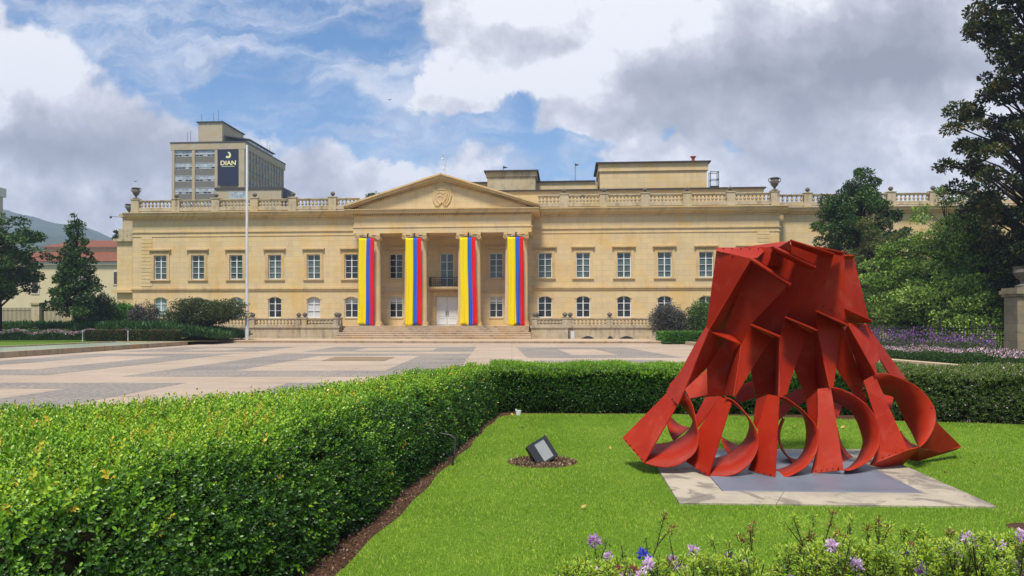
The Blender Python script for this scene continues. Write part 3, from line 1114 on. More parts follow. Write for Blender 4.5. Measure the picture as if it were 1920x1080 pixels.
# banners -------------------------------------------------------------------
blabs = ['leftmost yellow, blue and red banner, hanging on the outer left column pair', 'second banner from the left, yellow blue and red, just left of the white door',
         'third banner from the left, yellow blue and red, just right of the white door', 'rightmost yellow, blue and red banner, hanging on the outer right column pair']
for i, pu in enumerate(PAIRS):
    e = empty('banner', pal(pu, -3.88, 1.5), -TH)
    thing(e, blabs[i], 'banner', 'tricolour banners on the portico columns')
    wtop, wbot = 1.56, 1.62 - 0.06 * (i % 2)
    cen = -0.05
    seed = i * 3.1

    def bx(t, s_):
        w_ = wtop + (wbot - wtop) * (1 - t)
        return cen - 0.12 * (1 - t) * (1 if i < 1 else (-0.8 if i > 1 else 0.2)) + (s_ - 0.5) * w_

    for (nm, s0, s1, mat) in (('yellow_stripe', 0, 0.5, M_YEL), ('blue_stripe', 0.5, 0.75, M_BLU), ('red_stripe', 0.75, 1.0, M_RED)):
        m = MB()
        nx, nz = 10, 40
        vs = []
        for b_ in range(nz + 1):
            t = b_ / nz
            for a_ in range(nx + 1):
                s_ = s0 + (s1 - s0) * a_ / nx
                x = bx(t, s_) + (0.03 * math.sin(7 * t + seed) + 0.05 * math.sin(2.6 * t + seed * 2 + s_)) * (1 - t)
                dy = -0.08 + (0.10 + 0.03 * math.sin(9 * t + seed)) * math.sin(s_ * (19 + i * 2) + seed + 1.5 * math.sin(3 * t + seed)) * (0.25 + 0.75 * (1 - t))
                z = 0.06 + (10.18 - 1.5 - 0.06) * t + (0.10 * math.sin(s_ * (6 + i) + seed) * (1 - t) ** 3)
                vs.append((x, dy, z))
        fs = [(r * (nx + 1) + c, r * (nx + 1) + c + 1, (r + 1) * (nx + 1) + c + 1, (r + 1) * (nx + 1) + c) for r in range(nz) for c in range(nx)]
        m.add(vs, fs)
        o = m.build(nm, mat, e, smooth='all')
        sl = o.modifiers.new('thick', 'SOLIDIFY')
        sl.thickness = 0.006
    MB().box(-0.62, 0.58, 0.08, 0.14, 8.69, 8.78).build('hanging_bar', M_BLACK, e)
    MB().tube([(0.0, 0.1, 8.7), (0.0, 0.1, 9.1)], 0.06, 6).build('bracket', M_BLACK, e)
    MB().tube([(-0.08, 0.05, -0.1 + 0.1), (-0.08, 0.05, 0.12)], 0.06, 6).build('weight', M_BLACK, e)

# staircase and terrace -----------------------------------------------------
st = empty('front_steps', (PX, PY, 0), -TH)
thing(st, 'wide weathered stone steps rising to the portico between the terrace balustrades', 'steps')
m = MB()
nst = 6
for k in range(nst):
    z1 = 0.26 + (1.5 - 0.26) * (k + 1) / nst
    z0 = 0.26 + (1.5 - 0.26) * k / nst
    y0 = -6.9 + k * 0.38
    ex = (0.8 * (1 - k / nst)) if k < 3 else 0.0
    m.box(-9.1 - ex * 0.6, 8.95 + ex * 0.4, y0, -4.6 if k < nst - 1 else -0.005, z0 + 0.002 * k, z1)
    m.box(-9.1 - ex * 0.6, 8.95 + ex * 0.4, y0 - 0.04, y0 - 0.0003, z1 - 0.07, z1 - 0.001)
m.build('stone_treads', M_STEP, st)
tr = MB().box(-20.5, 26.5, -13.2, 0.2, -0.01, 0.25).box(-20.55, 26.55, -13.25, -13.2005, 0.16, 0.252)
to = struct(tr.build('terrace', M_STEP))
to.location = (PX, PY, 0)
to.rotation_euler = (0, 0, -TH)
tb = MB().box(-37, -9.7, -4.3, -0.006, 0.2, 1.46).box(9.6, 40, -4.3, -0.006, 0.2, 1.46)
to = struct(tb.build('upper_terrace', M_OLD))
to.location = (PX, PY, 0)
to.rotation_euler = (0, 0, -TH)


def terrace_rail(xa, xb, xs, y, label, blk):
    e = empty('terrace_balustrade', (PX, PY, 0), -TH)
    thing(e, label, 'balustrade', 'low balustrades on the terrace walls')
    m = MB()
    (b0, b1) = blk
    m.box(xa, xb, y - 0.25, y + 0.3, 0.25, 1.3)
    m.box(xa, xb, y - 0.36, y + 0.3, 1.302, 1.52)
    m.box(b0, b1, y - 1.3, y - 0.37, 0.252, 1.3)
    m.box(b0 - 0.1, b1 + 0.1, y - 1.4, y - 0.37, 1.302, 1.52)
    m.build('base_wall', M_OLD, e)
    for i in range(len(xs) - 1):
        x0, x1 = xs[i] + 0.25, xs[i + 1] - 0.25
        nb = max(3, int((x1 - x0) / 0.33))
        baluster_bay('balustrade', x0, x1, y, 1.6, e, nb, 0.72, 0.26, M_OLD)
    for x in xs:
        pier(x, y, 1.52, 2.18, 0.5, e, mat=M_OLD)
    yy = y - 1.05
    x0, x1 = b0 + 0.3, b1 - 0.3
    baluster_bay('balustrade', x0 + 0.25, x1 - 0.25, yy, 1.6, e, int((x1 - x0 - 0.5) / 0.33), 0.72, 0.26, M_OLD)
    for x in (x0, x1):
        pier(x, yy, 1.52, 2.18, 0.5, e, mat=M_OLD)
    for xx in ((b0 + 0.75), ):
        pass
    return e


terrace_rail(-36.5, -9.6, [-36.2, -30.0, -24.0, -18.7, -14.0, -9.9], -4.3, 'weathered stone balustrade left of the front steps, behind the flagpole', (-13.3, -9.55))
er = terrace_rail(9.4, 40, [9.7, 12.9, 16.7, 21.6, 27, 33, 39], -4.3, 'weathered stone balustrade right of the front steps, over two low dark vents', (9.2, 12.7))
for (u, w_) in ((14.6, 1.3), (18.3, 1.4), (16.75, .6)):
    MB().extr([(u - w_ / 2, -4.56, 0.26)] + [(u - w_ / 2 + w_ * k / 8, -4.56, 0.26 + 0.26 * math.sin(PI * k / 8)) for k in range(9)] + [(u + w_ / 2, -4.56, 0.26)], (0, 0.05, 0)).build('vent', M_BLACK, er)
o = MB().box(0, 0.35, 0, 0.2, 0, 0.75).box(0.05, 0.3, -0.02, -0.0005, 0.1, 0.65).build('utility_box', M_POLE)
child_of_palace(o, 12.95, -5.2, 0.255)
thing(o, 'small grey utility box at the corner of the right terrace wall', 'utility box')

# flagpole --------------------------------------------------------------------
fp = empty('flagpole', at(463, 639, 66.5))
fp.location.z = 0.25
thing(fp, 'tall bare white flagpole standing on the terrace left of the steps', 'flagpole')
MB().lathe([(0.165, 0), (0.165, 1.4), (0.14, 1.5), (0.125, 6), (0.09, 17.4), (0.03, 17.5)], n=16).build('pole', M_POLE, fp, smooth=True)
MB().tube([(0.0, -0.20, 1.3), (0.0, -0.22, 2.2)], 0.03, 5).build('cleat', M_GREYST, fp)
MB().tube([(0.14, -0.17, 1.2), (0.10, -0.12, 17.2)], 0.008, 4).build('halyard', M_POLE, fp)

# ================================================================== OFFICE TOWER
M_OFFC = stone('office_concrete', (0.46, 0.385, 0.26), (0.43, 0.36, 0.245), 0.4, 6, 6, 0.1, (0.15, 0.12, 0.09), 0.2)
M_SPAN = plain('grey_spandrel', (0.19, 0.18, 0.15), 0.8)
M_OGLASS = glass('office_glass', (0.26, 0.31, 0.34), (0.5, 0.54, 0.56), 0.15)
M_NAVY = flat('navy_sign', (0.012, 0.018, 0.05), 0.5)
M_GOLD = flat('pale_gold_lettering', (0.85, 0.78, 0.42), 0.5)
YT = 180.0
tw = empty('office_tower', (at(322, 608, YT).x, YT, 0), -TH)
thing(tw, 'tall beige office block behind the palace with navy sign and rooftop penthouse', 'building')
sc = YT / F
TWd = 18.2
HT = 45.8
m = MB().box(0, TWd, 0.35, 25, 0, HT - 1.6)
m.build('body', M_OFFC, tw)
MB().box(-0.3, TWd + 0.3, -0.1, 25.3, HT - 1.9, HT - 0.3).build('parapet', M_OFFC, tw)
MB().box(-0.4, TWd + 0.4, -0.2, 25.4, HT - 0.297, HT).build('coping', M_DKROOF, tw)
pil = MB()
for x in (0, 5.1, 10.8, 16.6):
    pil.box(x, x + (0.7 if x < 16 else 1.6), -0.05, 0.36, 20, HT - 1.91)
pil.build('front_pillar', M_OFFC, tw)
for fl in range(7):
    z1 = HT - 2.0 - fl * 3.02
    for (x0, x1) in ((0.7, 5.1), (5.8, 10.8)):
        MB().box(x0, x1, 0.2, 0.352, z1 - 3.02, z1 - 1.45).build('spandrel', M_SPAN, tw)
        w = MB()
        w.box(x0, x1, 0.18, 0.22, z1 - 1.449, z1 - 1.38)
        w.box(x0, x1, 0.18, 0.22, z1 - 0.06, z1)
        for k in range(6):
            x = x0 + (x1 - x0 - 0.06) * k / 5
            w.box(x, x + 0.06, 0.17, 0.23, z1 - 1.38, z1 - 0.06)
        w.box(x0, x1, 0.185, 0.225, z1 - 1.0, z1 - 0.94)
        wo_ = w.build('window_band', M_POLE, tw)
        MB().box(x0, x1, 0.26, 0.351, z1 - 1.44, z1).build('glass', M_OGLASS, wo_)
        dk_ = MB()
        for k in range(5):
            if random.random() < 0.5:
                xx = x0 + (x1 - x0) * k / 5
                dk_.box(xx + 0.07, xx + (x1 - x0) / 5 - 0.05, 0.24, 0.2595, z1 - 1.38, z1 - 1.0)
        if dk_.v:
            dk_.build('open_pane', M_GLASSD, wo_)
# side face windows
for k in range(13):
    y = 1.2 + k * 1.85
    MB().box(TWd, TWd + 0.45, y - 0.14, y + 0.14, 24, HT - 1.91).build('side_fin', M_OFFC, tw)
    if k < 12:
        for fl in range(6):
            z1 = HT - 2.6 - fl * 3.02
            w = MB().box(TWd, TWd + 0.08, y + 0.14, y + 1.71, z1 - 2.1, z1).build('side_window', M_OGLASS, tw)
            MB().box(TWd + 0.081, TWd + 0.16, y + 0.14, y + 1.71, z1 - 1.1, z1 - 0.9).build('frame', M_SPAN, w)
# penthouse
MB().box(5.6, 11.7, 2, 14, HT, HT + 5.2).build('penthouse', M_OFFC, tw)
MB().box(5.3, 12.0, 1.7, 14.3, HT + 5.2, HT + 5.45).build('penthouse_coping', M_DKROOF, tw)
MB().extr([(11.75, 3, HT + 2.3), (18.2, 3, HT + 1.3), (18.2, 3, HT + 1.05), (11.75, 3, HT + 2.05)], (0, 16, 0)).build('canopy_roof', M_DKROOF, tw)
MB().box(11.8, 17.9, 3.6, 18, HT + 0.01, HT + 1.0).build('roof_glazing', M_OGLASS, tw)
for (x, y, h1) in ((2.9, 2, 3.0), (3.7, 2, 3.2), (6.0, 3, 7.5), (9.0, 3, 7.8), (10.3, 3, 8.4), (18, 14, 3.5), (17.5, 17, 3.2)):
    MB().tube([(x, y, HT), (x, y, HT + h1)], 0.05, 4).build('antenna', M_BLACK, tw)
# sign: navy sheet hung on the facade
sg = MB().box(11.75, 16.75, -0.2, -0.06, HT - 10.6, HT - 2.0).build('sign_panel', M_NAVY, tw)
tcv = bpy.data.curves.new('sign_lettering', 'FONT')
tcv.body = 'DIAN'
tcv.size = 1.5
tcv.offset = 0.035
tcv.align_x = 'CENTER'
tcv.extrude = 0.02
to_ = bpy.data.objects.new('lettering_tmp', tcv)
COL.objects.link(to_)
bpy.context.view_layer.update()
dg = bpy.context.evaluated_depsgraph_get()
lm = bpy.data.meshes.new_from_object(to_.evaluated_get(dg))
bpy.data.objects.remove(to_)
lm.materials.clear()
lm.materials.append(M_GOLD)
lo = bpy.data.objects.new('lettering', lm)
COL.objects.link(lo)
lo.parent = sg
lo.location = (14.25, -0.23, HT - 5.75)
lo.scale = (1.08, 1, 1)
lo.rotation_euler = (R(90), 0, 0)
MB().box(12.6, 15.8, -0.23, -0.2005, HT - 6.12, HT - 6.02).build('underline', M_GOLD, sg)
MB().ball((16.2, -0.21, HT - 4.75), 0.06).build('registered_mark', M_GOLD, sg)
lg = MB()
LS = 0.62
oc, r1 = (13.75, HT - 5.9), 1.1
o1 = [(oc[0] + r1 * math.cos(a), -0.23, oc[1] + 1.25 * math.sin(a)) for a in np.linspace(R(95), R(-95), 14)]
o2 = [(oc[0] - 0.15 + 0.5 * math.cos(a), -0.23, oc[1] + 0.1 + 0.75 * math.sin(a)) for a in np.linspace(R(-60), R(110), 12)]
lg.extr(o1 + o2, (0, 0.028, 0))
lg.extr([(12.7, -0.23, HT - 6.8), (13.2, -0.23, HT - 6.1), (13.75, -0.23, HT - 6.4), (13.8, -0.23, HT - 6.9), (13.3, -0.23, HT - 7.1)], (0, 0.028, 0))
lg.v = [(14.25 + (x - 13.75) * LS, y, HT - 3.35 + (z - (HT - 5.9)) * LS) for x, y, z in lg.v]
lg.build('emblem', M_GOLD, sg)
# low annex in front of the tower
ax = empty('office_annex', (at(404, 608, 168).x, 168, 0), -TH)
thing(ax, 'low beige office annex in front of the tower, just above the roof balustrade', 'building')
sA = 168 / F
ha = CAMH + (608 - 352) * sA
MB().box(0, 15.3, 0, 8, 0, ha - 0.5).build('wall', M_OFFC, ax)
MB().box(-0.2, 15.5, -0.2, 8.2, ha - 0.497, ha).build('coping', M_DKROOF, ax)
w = MB()
for k in range(5):
    w.box(3.2 + k * 1.05, 3.27 + k * 1.05, -0.1, -0.003, ha - 2.6, ha - 0.95)
w.box(3.27, 7.4, -0.09, -0.003, ha - 2.6, ha - 2.5).box(3.27, 7.4, -0.09, -0.003, ha - 1.0, ha - 0.95)
wo_ = w.build('window', M_POLE, ax)
MB().box(3.27, 7.4, -0.05, -0.004, ha - 2.5, ha - 1.0).build('glass', M_OGLASS, wo_)
MB().box(15.6, 16.4, 1, 3, 20, ha - 0.6).build('water_tank', M_NAVY, ax)

# ================================================================== YELLOW HOUSE (left)
M_TILE = stone('clay_tile', (0.23, 0.085, 0.05), (0.17, 0.065, 0.042), 0.5, 0.3, 0.4, 0.5, (0.12, 0.06, 0.04), 0.6)
M_CREAM = plain('cream_wall', (0.66, 0.56, 0.34), 0.85, 0.2, 0, 0.06, 0.5)
M_CREAMT = plain('cream_trim', (0.68, 0.62, 0.48), 0.8)
yh = empty('yellow_house', (at(232, 608, 112).x, 112, 0), 0)
thing(yh, 'cream yellow house with red clay tile roofs left of the palace', 'house')
sY = 112 / F
zf = lambda y: CAMH + (608 - y) * sY
X_ = lambda x: (x - 232) * sY
MB().box(X_(-60), X_(250), 0, 14, 0, zf(497)).build('wall', M_CREAM, yh)
MB().box(X_(-60), X_(250), -0.35, 14, zf(496.9), zf(491)).build('eave', M_CREAMT, yh)
MB().extr([(X_(-62), -0.6, zf(490.5)), (X_(-62), 5.4, zf(465)), (X_(-62), 5.4, zf(490.5))], (X_(252) - X_(-62), 0, 0)).build('roof', M_TILE, yh)
MB().box(X_(40), X_(214), 5.5, 14, zf(484), zf(459.5)).build('upper_wall', M_CREAM, yh)
MB().box(X_(38), X_(216), 5.1, 14, zf(459.3), zf(457)).build('upper_eave', M_CREAMT, yh)
MB().extr([(X_(36), 4.9, zf(456.8)), (X_(60), 10, zf(433)), (X_(175), 10, zf(433)), (X_(222), 4.9, zf(456.8))], (0, 0.01, 0)).add(
    [(X_(36), 4.9, zf(456.8)), (X_(222), 4.9, zf(456.8)), (X_(222), 15, zf(456.8)), (X_(36), 15, zf(456.8)), (X_(70), 10, zf(436)), (X_(160), 10, zf(436))],
    [(0, 1, 5, 4), (1, 2, 5), (2, 3, 4, 5), (3, 0, 4), (0, 3, 2, 1)]).v
rf = MB().add([(X_(36), 4.9, zf(456.8)), (X_(222), 4.9, zf(456.8)), (X_(222), 16, zf(456.8)), (X_(36), 16, zf(456.8)), (X_(70), 10.5, zf(436)), (X_(150), 10.5, zf(436))],
              [(0, 1, 5, 4), (1, 2, 5), (2, 3, 4, 5), (3, 0, 4), (0, 3, 2, 1)])
rf.build('roof', M_TILE, yh)
M_BRNW = plain('brown_window', (0.09, 0.07, 0.06), 0.4)


def hwin(x0, x1, y0, y1, yy):
    e = MB()
    e.box(X_(x0) - 0.15, X_(x1) + 0.15, yy - 0.1, yy - 0.003, zf(y1) - 0.15, zf(y1))
    e.box(X_(x0) - 0.15, X_(x1) + 0.15, yy - 0.1, yy - 0.003, zf(y0), zf(y0) + 0.15)
    e.box(X_(x0) - 0.15, X_(x0), yy - 0.1, yy - 0.003, zf(y1), zf(y0))
    e.box(X_(x1), X_(x1) + 0.15, yy - 0.1, yy - 0.003, zf(y1), zf(y0))
    o_ = e.build('window', M_CREAMT, yh)
    MB().box(X_(x0), X_(x1), yy - 0.04, yy - 0.004, zf(y1), zf(y0)).build('pane', M_BRNW, o_)


hwin(214, 228, 510, 533, 0)
hwin(150, 160, 520, 550, 0)
hwin(60, 72, 515, 550, 0)
hwin(20, 32, 515, 550, 0)
hwin(104, 119, 466, 473, 5.5)
hwin(84, 99, 466, 473, 5.5)
hwin(130, 144, 466, 473, 5.5)
# distant tower with crane-like lamp at left frame edge
bt = empty('pale_tower', (at(-46, 608, 260).x, 260, 0), 0)
thing(bt, 'narrow pale tower cut by the left edge of the picture above the trees', 'building')
sB = 260 / F
MB().box(0, 25 * sB, 0, 8, 0, CAMH + 210 * sB).build('wall', M_CREAMT, bt)
MB().box(-0.5, 27 * sB, -0.5, 8.5, CAMH + 245 * sB, CAMH + 262 * sB).build('cap', M_CREAMT, bt)
MB().box(0.5, 24 * sB, 0.5, 7.5, CAMH + 210 * sB, CAMH + 245 * sB).build('belfry', M_OFFC, bt)
MB().tube([(24 * sB, 1, CAMH + 235 * sB), (46 * sB, 1, CAMH + 232 * sB)], 0.08, 4).build('lamp_arm', M_GREYST, bt)

# ================================================================== HILLS
def hill_mat():
    m, t, b = newmat('forested_hill')
    co = objco(t)
    n = t.noise(co, 0.03, 9, 0.7)
    t.l.new(t.ramp(n.outputs[0], [(0.35, (0.015, 0.035, 0.018)), (0.65, (0.05, 0.08, 0.04))]), b.inputs['Base Color'])
    b.inputs['Roughness'].default_value = 1
    return m


M_HILL = hill_mat()


def hill(pts, Y, dep, seed):
    vs, fs = [], []
    nx, ny = 260, 24
    xs = np.linspace(pts[0][0], pts[-1][0], nx)
    hs_ = np.interp(xs, [p[0] for p in pts], [p[1] for p in pts])
    for j in range(ny):
        t = j / (ny - 1)
        for i in range(nx):
            x = xs[i]
            h = (608 - hs_[i]) / F * Y
            prof = math.sin(min(1, t * 1.25) * PI / 2) ** 0.9 if t < 0.8 else math.cos((t - 0.8) / 0.2 * PI / 2 * 0.8)
            nz = 4.6 * math.sin(i * 0.21 + j * 0.7 + seed) * math.sin(j * 0.9 + seed) + 2.3 * math.sin(i * 0.9 + j * 1.3 + seed) + random.uniform(-1.5, 1.5)
            yy = Y - dep * (0.8 - t)
            vs.append(((x - 960) / F * Y + 9 * math.sin(j * 0.5 + seed), yy, -8 + (h + 8) * prof + nz * (0.45 if t > 0.1 else 0)))
    for j in range(ny - 1):
        for i in range(nx - 1):
            a = j * nx + i
            fs.append((a, a + 1, a + nx + 1, a + nx))
    o = MB().add(vs, fs).build('hill', M_HILL, smooth='all')
    return struct(o)


hill([(-900, 360), (-300, 372), (0, 390), (50, 402), (120, 418), (170, 424), (230, 450), (400, 480), (700, 520), (1100, 560), (1300, 600)], 1250, 320, 1.0)
hill([(-900, 450), (-200, 440), (30, 425), (100, 432), (180, 446), (235, 458), (500, 510), (900, 560), (1200, 604)], 900, 240, 2.2)

# ================================================================== TREES
def blob_leaves(blobs, n, size, jit=0.25, up=0.3, shell=0.55):
    """points through the outer shells of ellipsoids"""
    B = np.array(blobs)                     # x y z rx ry rz
    wts = B[:, 3] * B[:, 4] + B[:, 4] * B[:, 5]
    k = rng.choice(len(B), size=n, p=wts / wts.sum())
    d = norm(rng.normal(size=(n, 3)))
    r = shell + (1.05 - shell) * rng.random(n) ** 0.6
    bump_ = 1 + 0.28 * vnoise(d * 3.0 + B[k, :3], 1.7)
    p = B[k, :3] + d * (r * bump_)[:, None] * B[k, 3:6]
    return p, norm(d + np.array([0, 0, up])), k


def tree(name, base, H, blobs, n, lsize, mat, trunk_r, label, cat='tree', group=None, tmpl=LEAF4, tf=LEAF4F, core=0.0, limbs=True, trunk_top=0.75, lean=(0, 0), tmix=(0.5, 0.25), twigs=0):
    e = empty(name, base)
    thing(e, label, cat, group)
    blobs = [tuple(b) for b in blobs]
    p, nn, k = blob_leaves(blobs, n, lsize)
    tb_ = rng.normal(size=len(blobs)) * 0.13
    zmin, zmax = min(b[2] - b[5] for b in blobs), max(b[2] + b[5] for b in blobs)
    tint = tmix[0] + tb_[k] + rng.normal(size=n) * tmix[1] * 0.6
    scatter_leaves('crown', p, nn, lsize * rng.uniform(0.6, 1.25, n), tint, mat, e, tmpl, tf)
    t = MB()
    tx, ty_ = lean
    zt = H * trunk_top
    pts = [(tx * s * s + 0.08 * math.sin(s * 7), ty_ * s * s, zt * s) for s in np.linspace(0, 1, 8)]
    pts[0] = (0, 0, -0.3)
    t.tube(pts, [trunk_r * (1.15 - 0.85 * s) for s in np.linspace(0, 1, 8)], 9)
    if limbs:
        for b in blobs:
            if random.random() < 0.85:
                zc = min(zt * 0.97, max(0.12 * H, b[2] - 0.35 * math.hypot(b[0] - tx * 0.3, b[1]) - 0.1 * H * random.random()))
                s = zc / zt
                q0 = Vector((tx * s * s, ty_ * s * s, zc))
                q2 = Vector(b[:3])
                q1 = (q0 + q2) / 2 + Vector((random.uniform(-.2, .2), random.uniform(-.2, .2), 0.12 * (q2 - q0).length))
                r_ = trunk_r * 0.33 * (1.1 - s * 0.6)
                t.tube([q0, q1, q2], [r_, r_ * 0.6, r_ * 0.2], 5)
                for _ in range(2 + twigs):
                    dd = Vector((random.uniform(-1, 1), random.uniform(-1, 1), random.uniform(-0.3, 1))).normalized()
                    q3 = q2 + Vector((dd.x * b[3], dd.y * b[4], dd.z * b[5])) * random.uniform(0.7, 1.15 if twigs else 0.9)
                    t.tube([q1.lerp(q2, 0.6), q3], [r_ * 0.35, r_ * 0.08], 4)
    t.build('trunk', M_BARK, e, smooth=True)
    return e


def shrub(name, base, rx, ry, h, n, lsize, mat, label, cat='shrub', lumps=14, group=None, tmix=(0.5, 0.25), core=True, flat_=False, z0=0.35):
    blobs = []
    for i in range(lumps):
        a = random.uniform(0, 2 * PI)
        q = random.random() ** 0.5 * 0.72
        zz = (random.uniform(z0, 0.9)) if not flat_ else random.uniform(0.45, 0.9)
        w = math.sqrt(max(0.1, 1 - (2 * zz - 1) ** 2 * 0.7))
        rr = random.uniform(0.26, 0.42)
        blobs.append((rx * q * w * math.cos(a), ry * q * w * math.sin(a), h * zz * 0.85, rx * rr, ry * rr, h * rr * (0.75 if not flat_ else 0.35)))
    if not flat_:
        blobs.append((0, 0, h * 0.5, rx * 0.8, ry * 0.8, h * 0.47))
    return tree(name, base, h, blobs, n, lsize, mat, 0.07 * rx, label, cat, group, tmix=tmix, trunk_top=0.6)


def gp(px, Y, z=0.0):
    return ((px - 960) / F * Y, Y, z)


# left garden bank
def bank():
    vs, fs = [], []
    nx, ny = 30, 30
    for j in range(ny):
        for i in range(nx):
            x = -75 + (75 - 27.6) * i / (nx - 1)
            y = 59.7 + 22 * j / (ny - 1)
            s_ = max(0, min(1, (y - 59) / 7))
            z = 0.28 + 0.85 * (s_ * s_ * (3 - 2 * s_)) * (1 if i < nx - 2 else 0.5) + 0.01 * math.sin(i * 1.3 + j)
            vs.append((x, y, z))
    for j in range(ny - 1):
        for i in range(nx - 1):
            a = j * nx + i
            fs.append((a, a + 1, a + nx + 1, a + nx))
    return MB().add(vs, fs)


def lawn_mat(name, c1, c2, c3, sc_=1.0):
    m, t, b = newmat(name)
    co = objco(t)
    n = t.noise(co, 0.9 * sc_, 6, 0.6)
    n2 = t.noise(co, 45 * sc_, 4, 0.7)
    c = t.mix(t.smooth(n.outputs[0], 0.35, 0.7), rgb(*c1), rgb(*c2))
    c = t.mix(t.smooth(n2.outputs[0], 0.35, 0.7), c, rgb(*c3))
    t.l.new(c, b.inputs['Base Color'])
    b.inputs['Roughness'].default_value = 0.9
    b.inputs['Specular IOR Level'].default_value = 0.1
    bump(t, b, n2.outputs[0], 0.6, 0.03)
    return m


M_LAWN = lawn_mat('lawn_turf', (0.12, 0.22, 0.018), (0.16, 0.27, 0.022), (0.08, 0.15, 0.010))
M_LAWN2 = lawn_mat('far_turf', (0.10, 0.18, 0.018), (0.14, 0.22, 0.025), (0.07, 0.13, 0.012), 0.3)
struct(bank().build('garden_bank', M_LAWN2, smooth='all'))
M_SOIL = lawn_mat('soil', (0.10, 0.05, 0.028), (0.15, 0.08, 0.05), (0.045, 0.025, 0.015))

# pool
M_POOL = flat('pool_water', (0.36, 0.42, 0.31), 0.25, 0.4)
M_POOLW = stone('pool_kerb', (0.42, 0.33, 0.22), (0.36, 0.28, 0.2), 0.85, 1.2, 0.6, 0.4, (0.05, 0.045, 0.04), 1.6)
pw = MB()
pw.extr([(-24.3, 20, 0.0), (-25.55, 58.0, 0.0), (-26.0, 58.0, 0.0), (-24.75, 20, 0.0)], (0, 0, 0.30))
pw.extr([(-30.5, 20, 0.0), (-31.2, 58.4, 0.0), (-31.6, 58.4, 0.0), (-30.9, 20, 0.0)], (0, 0, 0.32))
pw.extr([(-25.6, 58.0, 0.0), (-25.6, 58.5, 0.0), (-31.7, 58.9, 0.0), (-31.7, 58.4, 0.0)], (0, 0, 0.31))
pool = pw.build('pool_edge', M_POOLW)
thing(pool, 'low stained stone rim of the shallow pool at the left of the plaza', 'pool')
sheet('pool_water', [(-24.76, 20), (-26.01, 58), (-31.2, 58.4), (-30.5, 20)], 0.24, M_POOL)
sheet('pool_lawn', [(-30.95, 20), (-60, 20), (-60, 61), (-25.6, 61), (-25.6, 58.6), (-31.7, 59.0)], 0.27, M_LAWN2)

# right-hand border
kb = MB()
kb.extr([(13.9, 59.5, 0), (14.35, 40, 0), (15.3, 22, 0), (15.9, 16, 0), (16.4, 16, 0), (15.8, 22, 0), (14.85, 40, 0), (14.4, 59.5, 0)], (0, 0, 0.26))
kerb = kb.build('border_kerb', plaza_mat('pale_kerb', (0.55, 0.42, 0.26), (0.6, 0.47, 0.3), 0.2, 20))
thing(kerb, 'pale yellow stone kerb edging the flower border right of the sculpture', 'kerb')
sheet('side_path', [(14.9, -6), (14.9, 66), (40, 66), (60, 30), (60, -6)], 0.003, M_LAWN2)
sheet('border_soil', [(16.41, 15.9), (15.8, 22), (14.85, 40), (14.4, 59.5), (40, 60), (45, 16)], 0.2, M_SOIL)


def strip_points(n, path, w, seed=0):
    """points along a poly-line with width w (to the right side)"""
    P_ = np.array(path, float)
    seg = np.linalg.norm(np.diff(P_, axis=0), axis=1)
    cum = np.concatenate([[0], np.cumsum(seg)])
    s = rng.random(n) * cum[-1]
    x = np.interp(s, cum, P_[:, 0])
    y = np.interp(s, cum, P_[:, 1])
    return x + rng.random(n) * w, y, s


def flowerbed(name, label, n, path, w, z0, h, mat, bloom, size, kind_stuff=True, lo=0.1, bz=0.8):
    x, y, s = strip_points(n, path, w)
    z = rng.random(n)
    hh = h * (1 + 0.15 * np.sin(x * 2.1 + y * 0.7) + 0.1 * np.sin(y * 2.3))
    if h > 1:
        clear_ = x / y > 0.655
        hh = np.where(clear_, 0.12, hh)
        hh = hh * (1 - 0.68 * np.clip((x - 17.0) / 2.0, 0, 1) * (y < 43))
    pos = np.stack([x, y, z0 + hh * z], 1)
    isb = (z > bz) & (rng.random(n) < bloom)
    tint = np.where(isb, rng.uniform(0.75, 1.0, n), lo + rng.random(n) * 0.35)
    o_ = scatter_leaves(name, pos, np.tile([0, 0, 1.0], (n, 1)), np.where(isb, size * 0.8, size) * rng.uniform(0.6, 1.2, n), tint, mat, None, spread=0.6)
    tag(o_, label, 'flowers', kind='stuff')
    return o_


flowerbed('purple_flowers', 'tall purple flowers massed in the border behind the sculpture', 60000, [(16.2, 23), (15.9, 34), (15.6, 50)], 5.5, 0.2, 1.15, M_PURP, 0.62, 0.085, bz=0.72)
flowerbed('pink_flowers', 'low pale pink flowers edging the border behind the right hedge', 40000, [(16.6, 15.5), (15.8, 24), (15.35, 32)], 1.6, 0.2, 0.52, M_PINKB, 0.75, 0.075, bz=0.74)
flowerbed('border_flowers', 'low pink flowering row beside the left pool', 12000, [(-40, 60.2), (-33.6, 60.6)], 3.4, 0.3, 0.75, M_PINKB, 0.8, 0.15, bz=0.72)
flowerbed('border_flowers', 'row of pinkish flowers along the front of the left lawn at the picture edge', 9000, [(-46, 60), (-40, 60.2)], 1.0, 0.3, 0.8, M_PINKB, 0.8, 0.15, bz=0.72)

# iron fence right
fe = empty('iron_fence', (25.3, 36.6, 0.15))
thing(fe, 'black iron railing behind the purple flowers beside the stone pier', 'fence')
m = MB()
for k in range(78):
    x = -9.6 + k * 0.12
    m.box(x - 0.014, x + 0.014, 4.0 * (-(x) / 10) - 0.014, 4.0 * (-(x) / 10) + 0.014, 0, 1.42)
m.build('railing_bars', M_BLACK, fe)
m = MB()
for z in (0.25, 1.3, 0.95):
    m.tube([(-9.6, 3.84, z), (-0.3, 0.12, z)], 0.022, 4)
m.build('rail', M_BLACK, fe)
for x in (-9.6, -6.5, -3.4, -0.35):
    MB().box(x - 0.04, x + 0.04, -0.4 * x - 0.04, -0.4 * x + 0.04, 0, 1.75).ball((x, -0.4 * x, 1.8), 0.07).build('post', M_BLACK, fe)
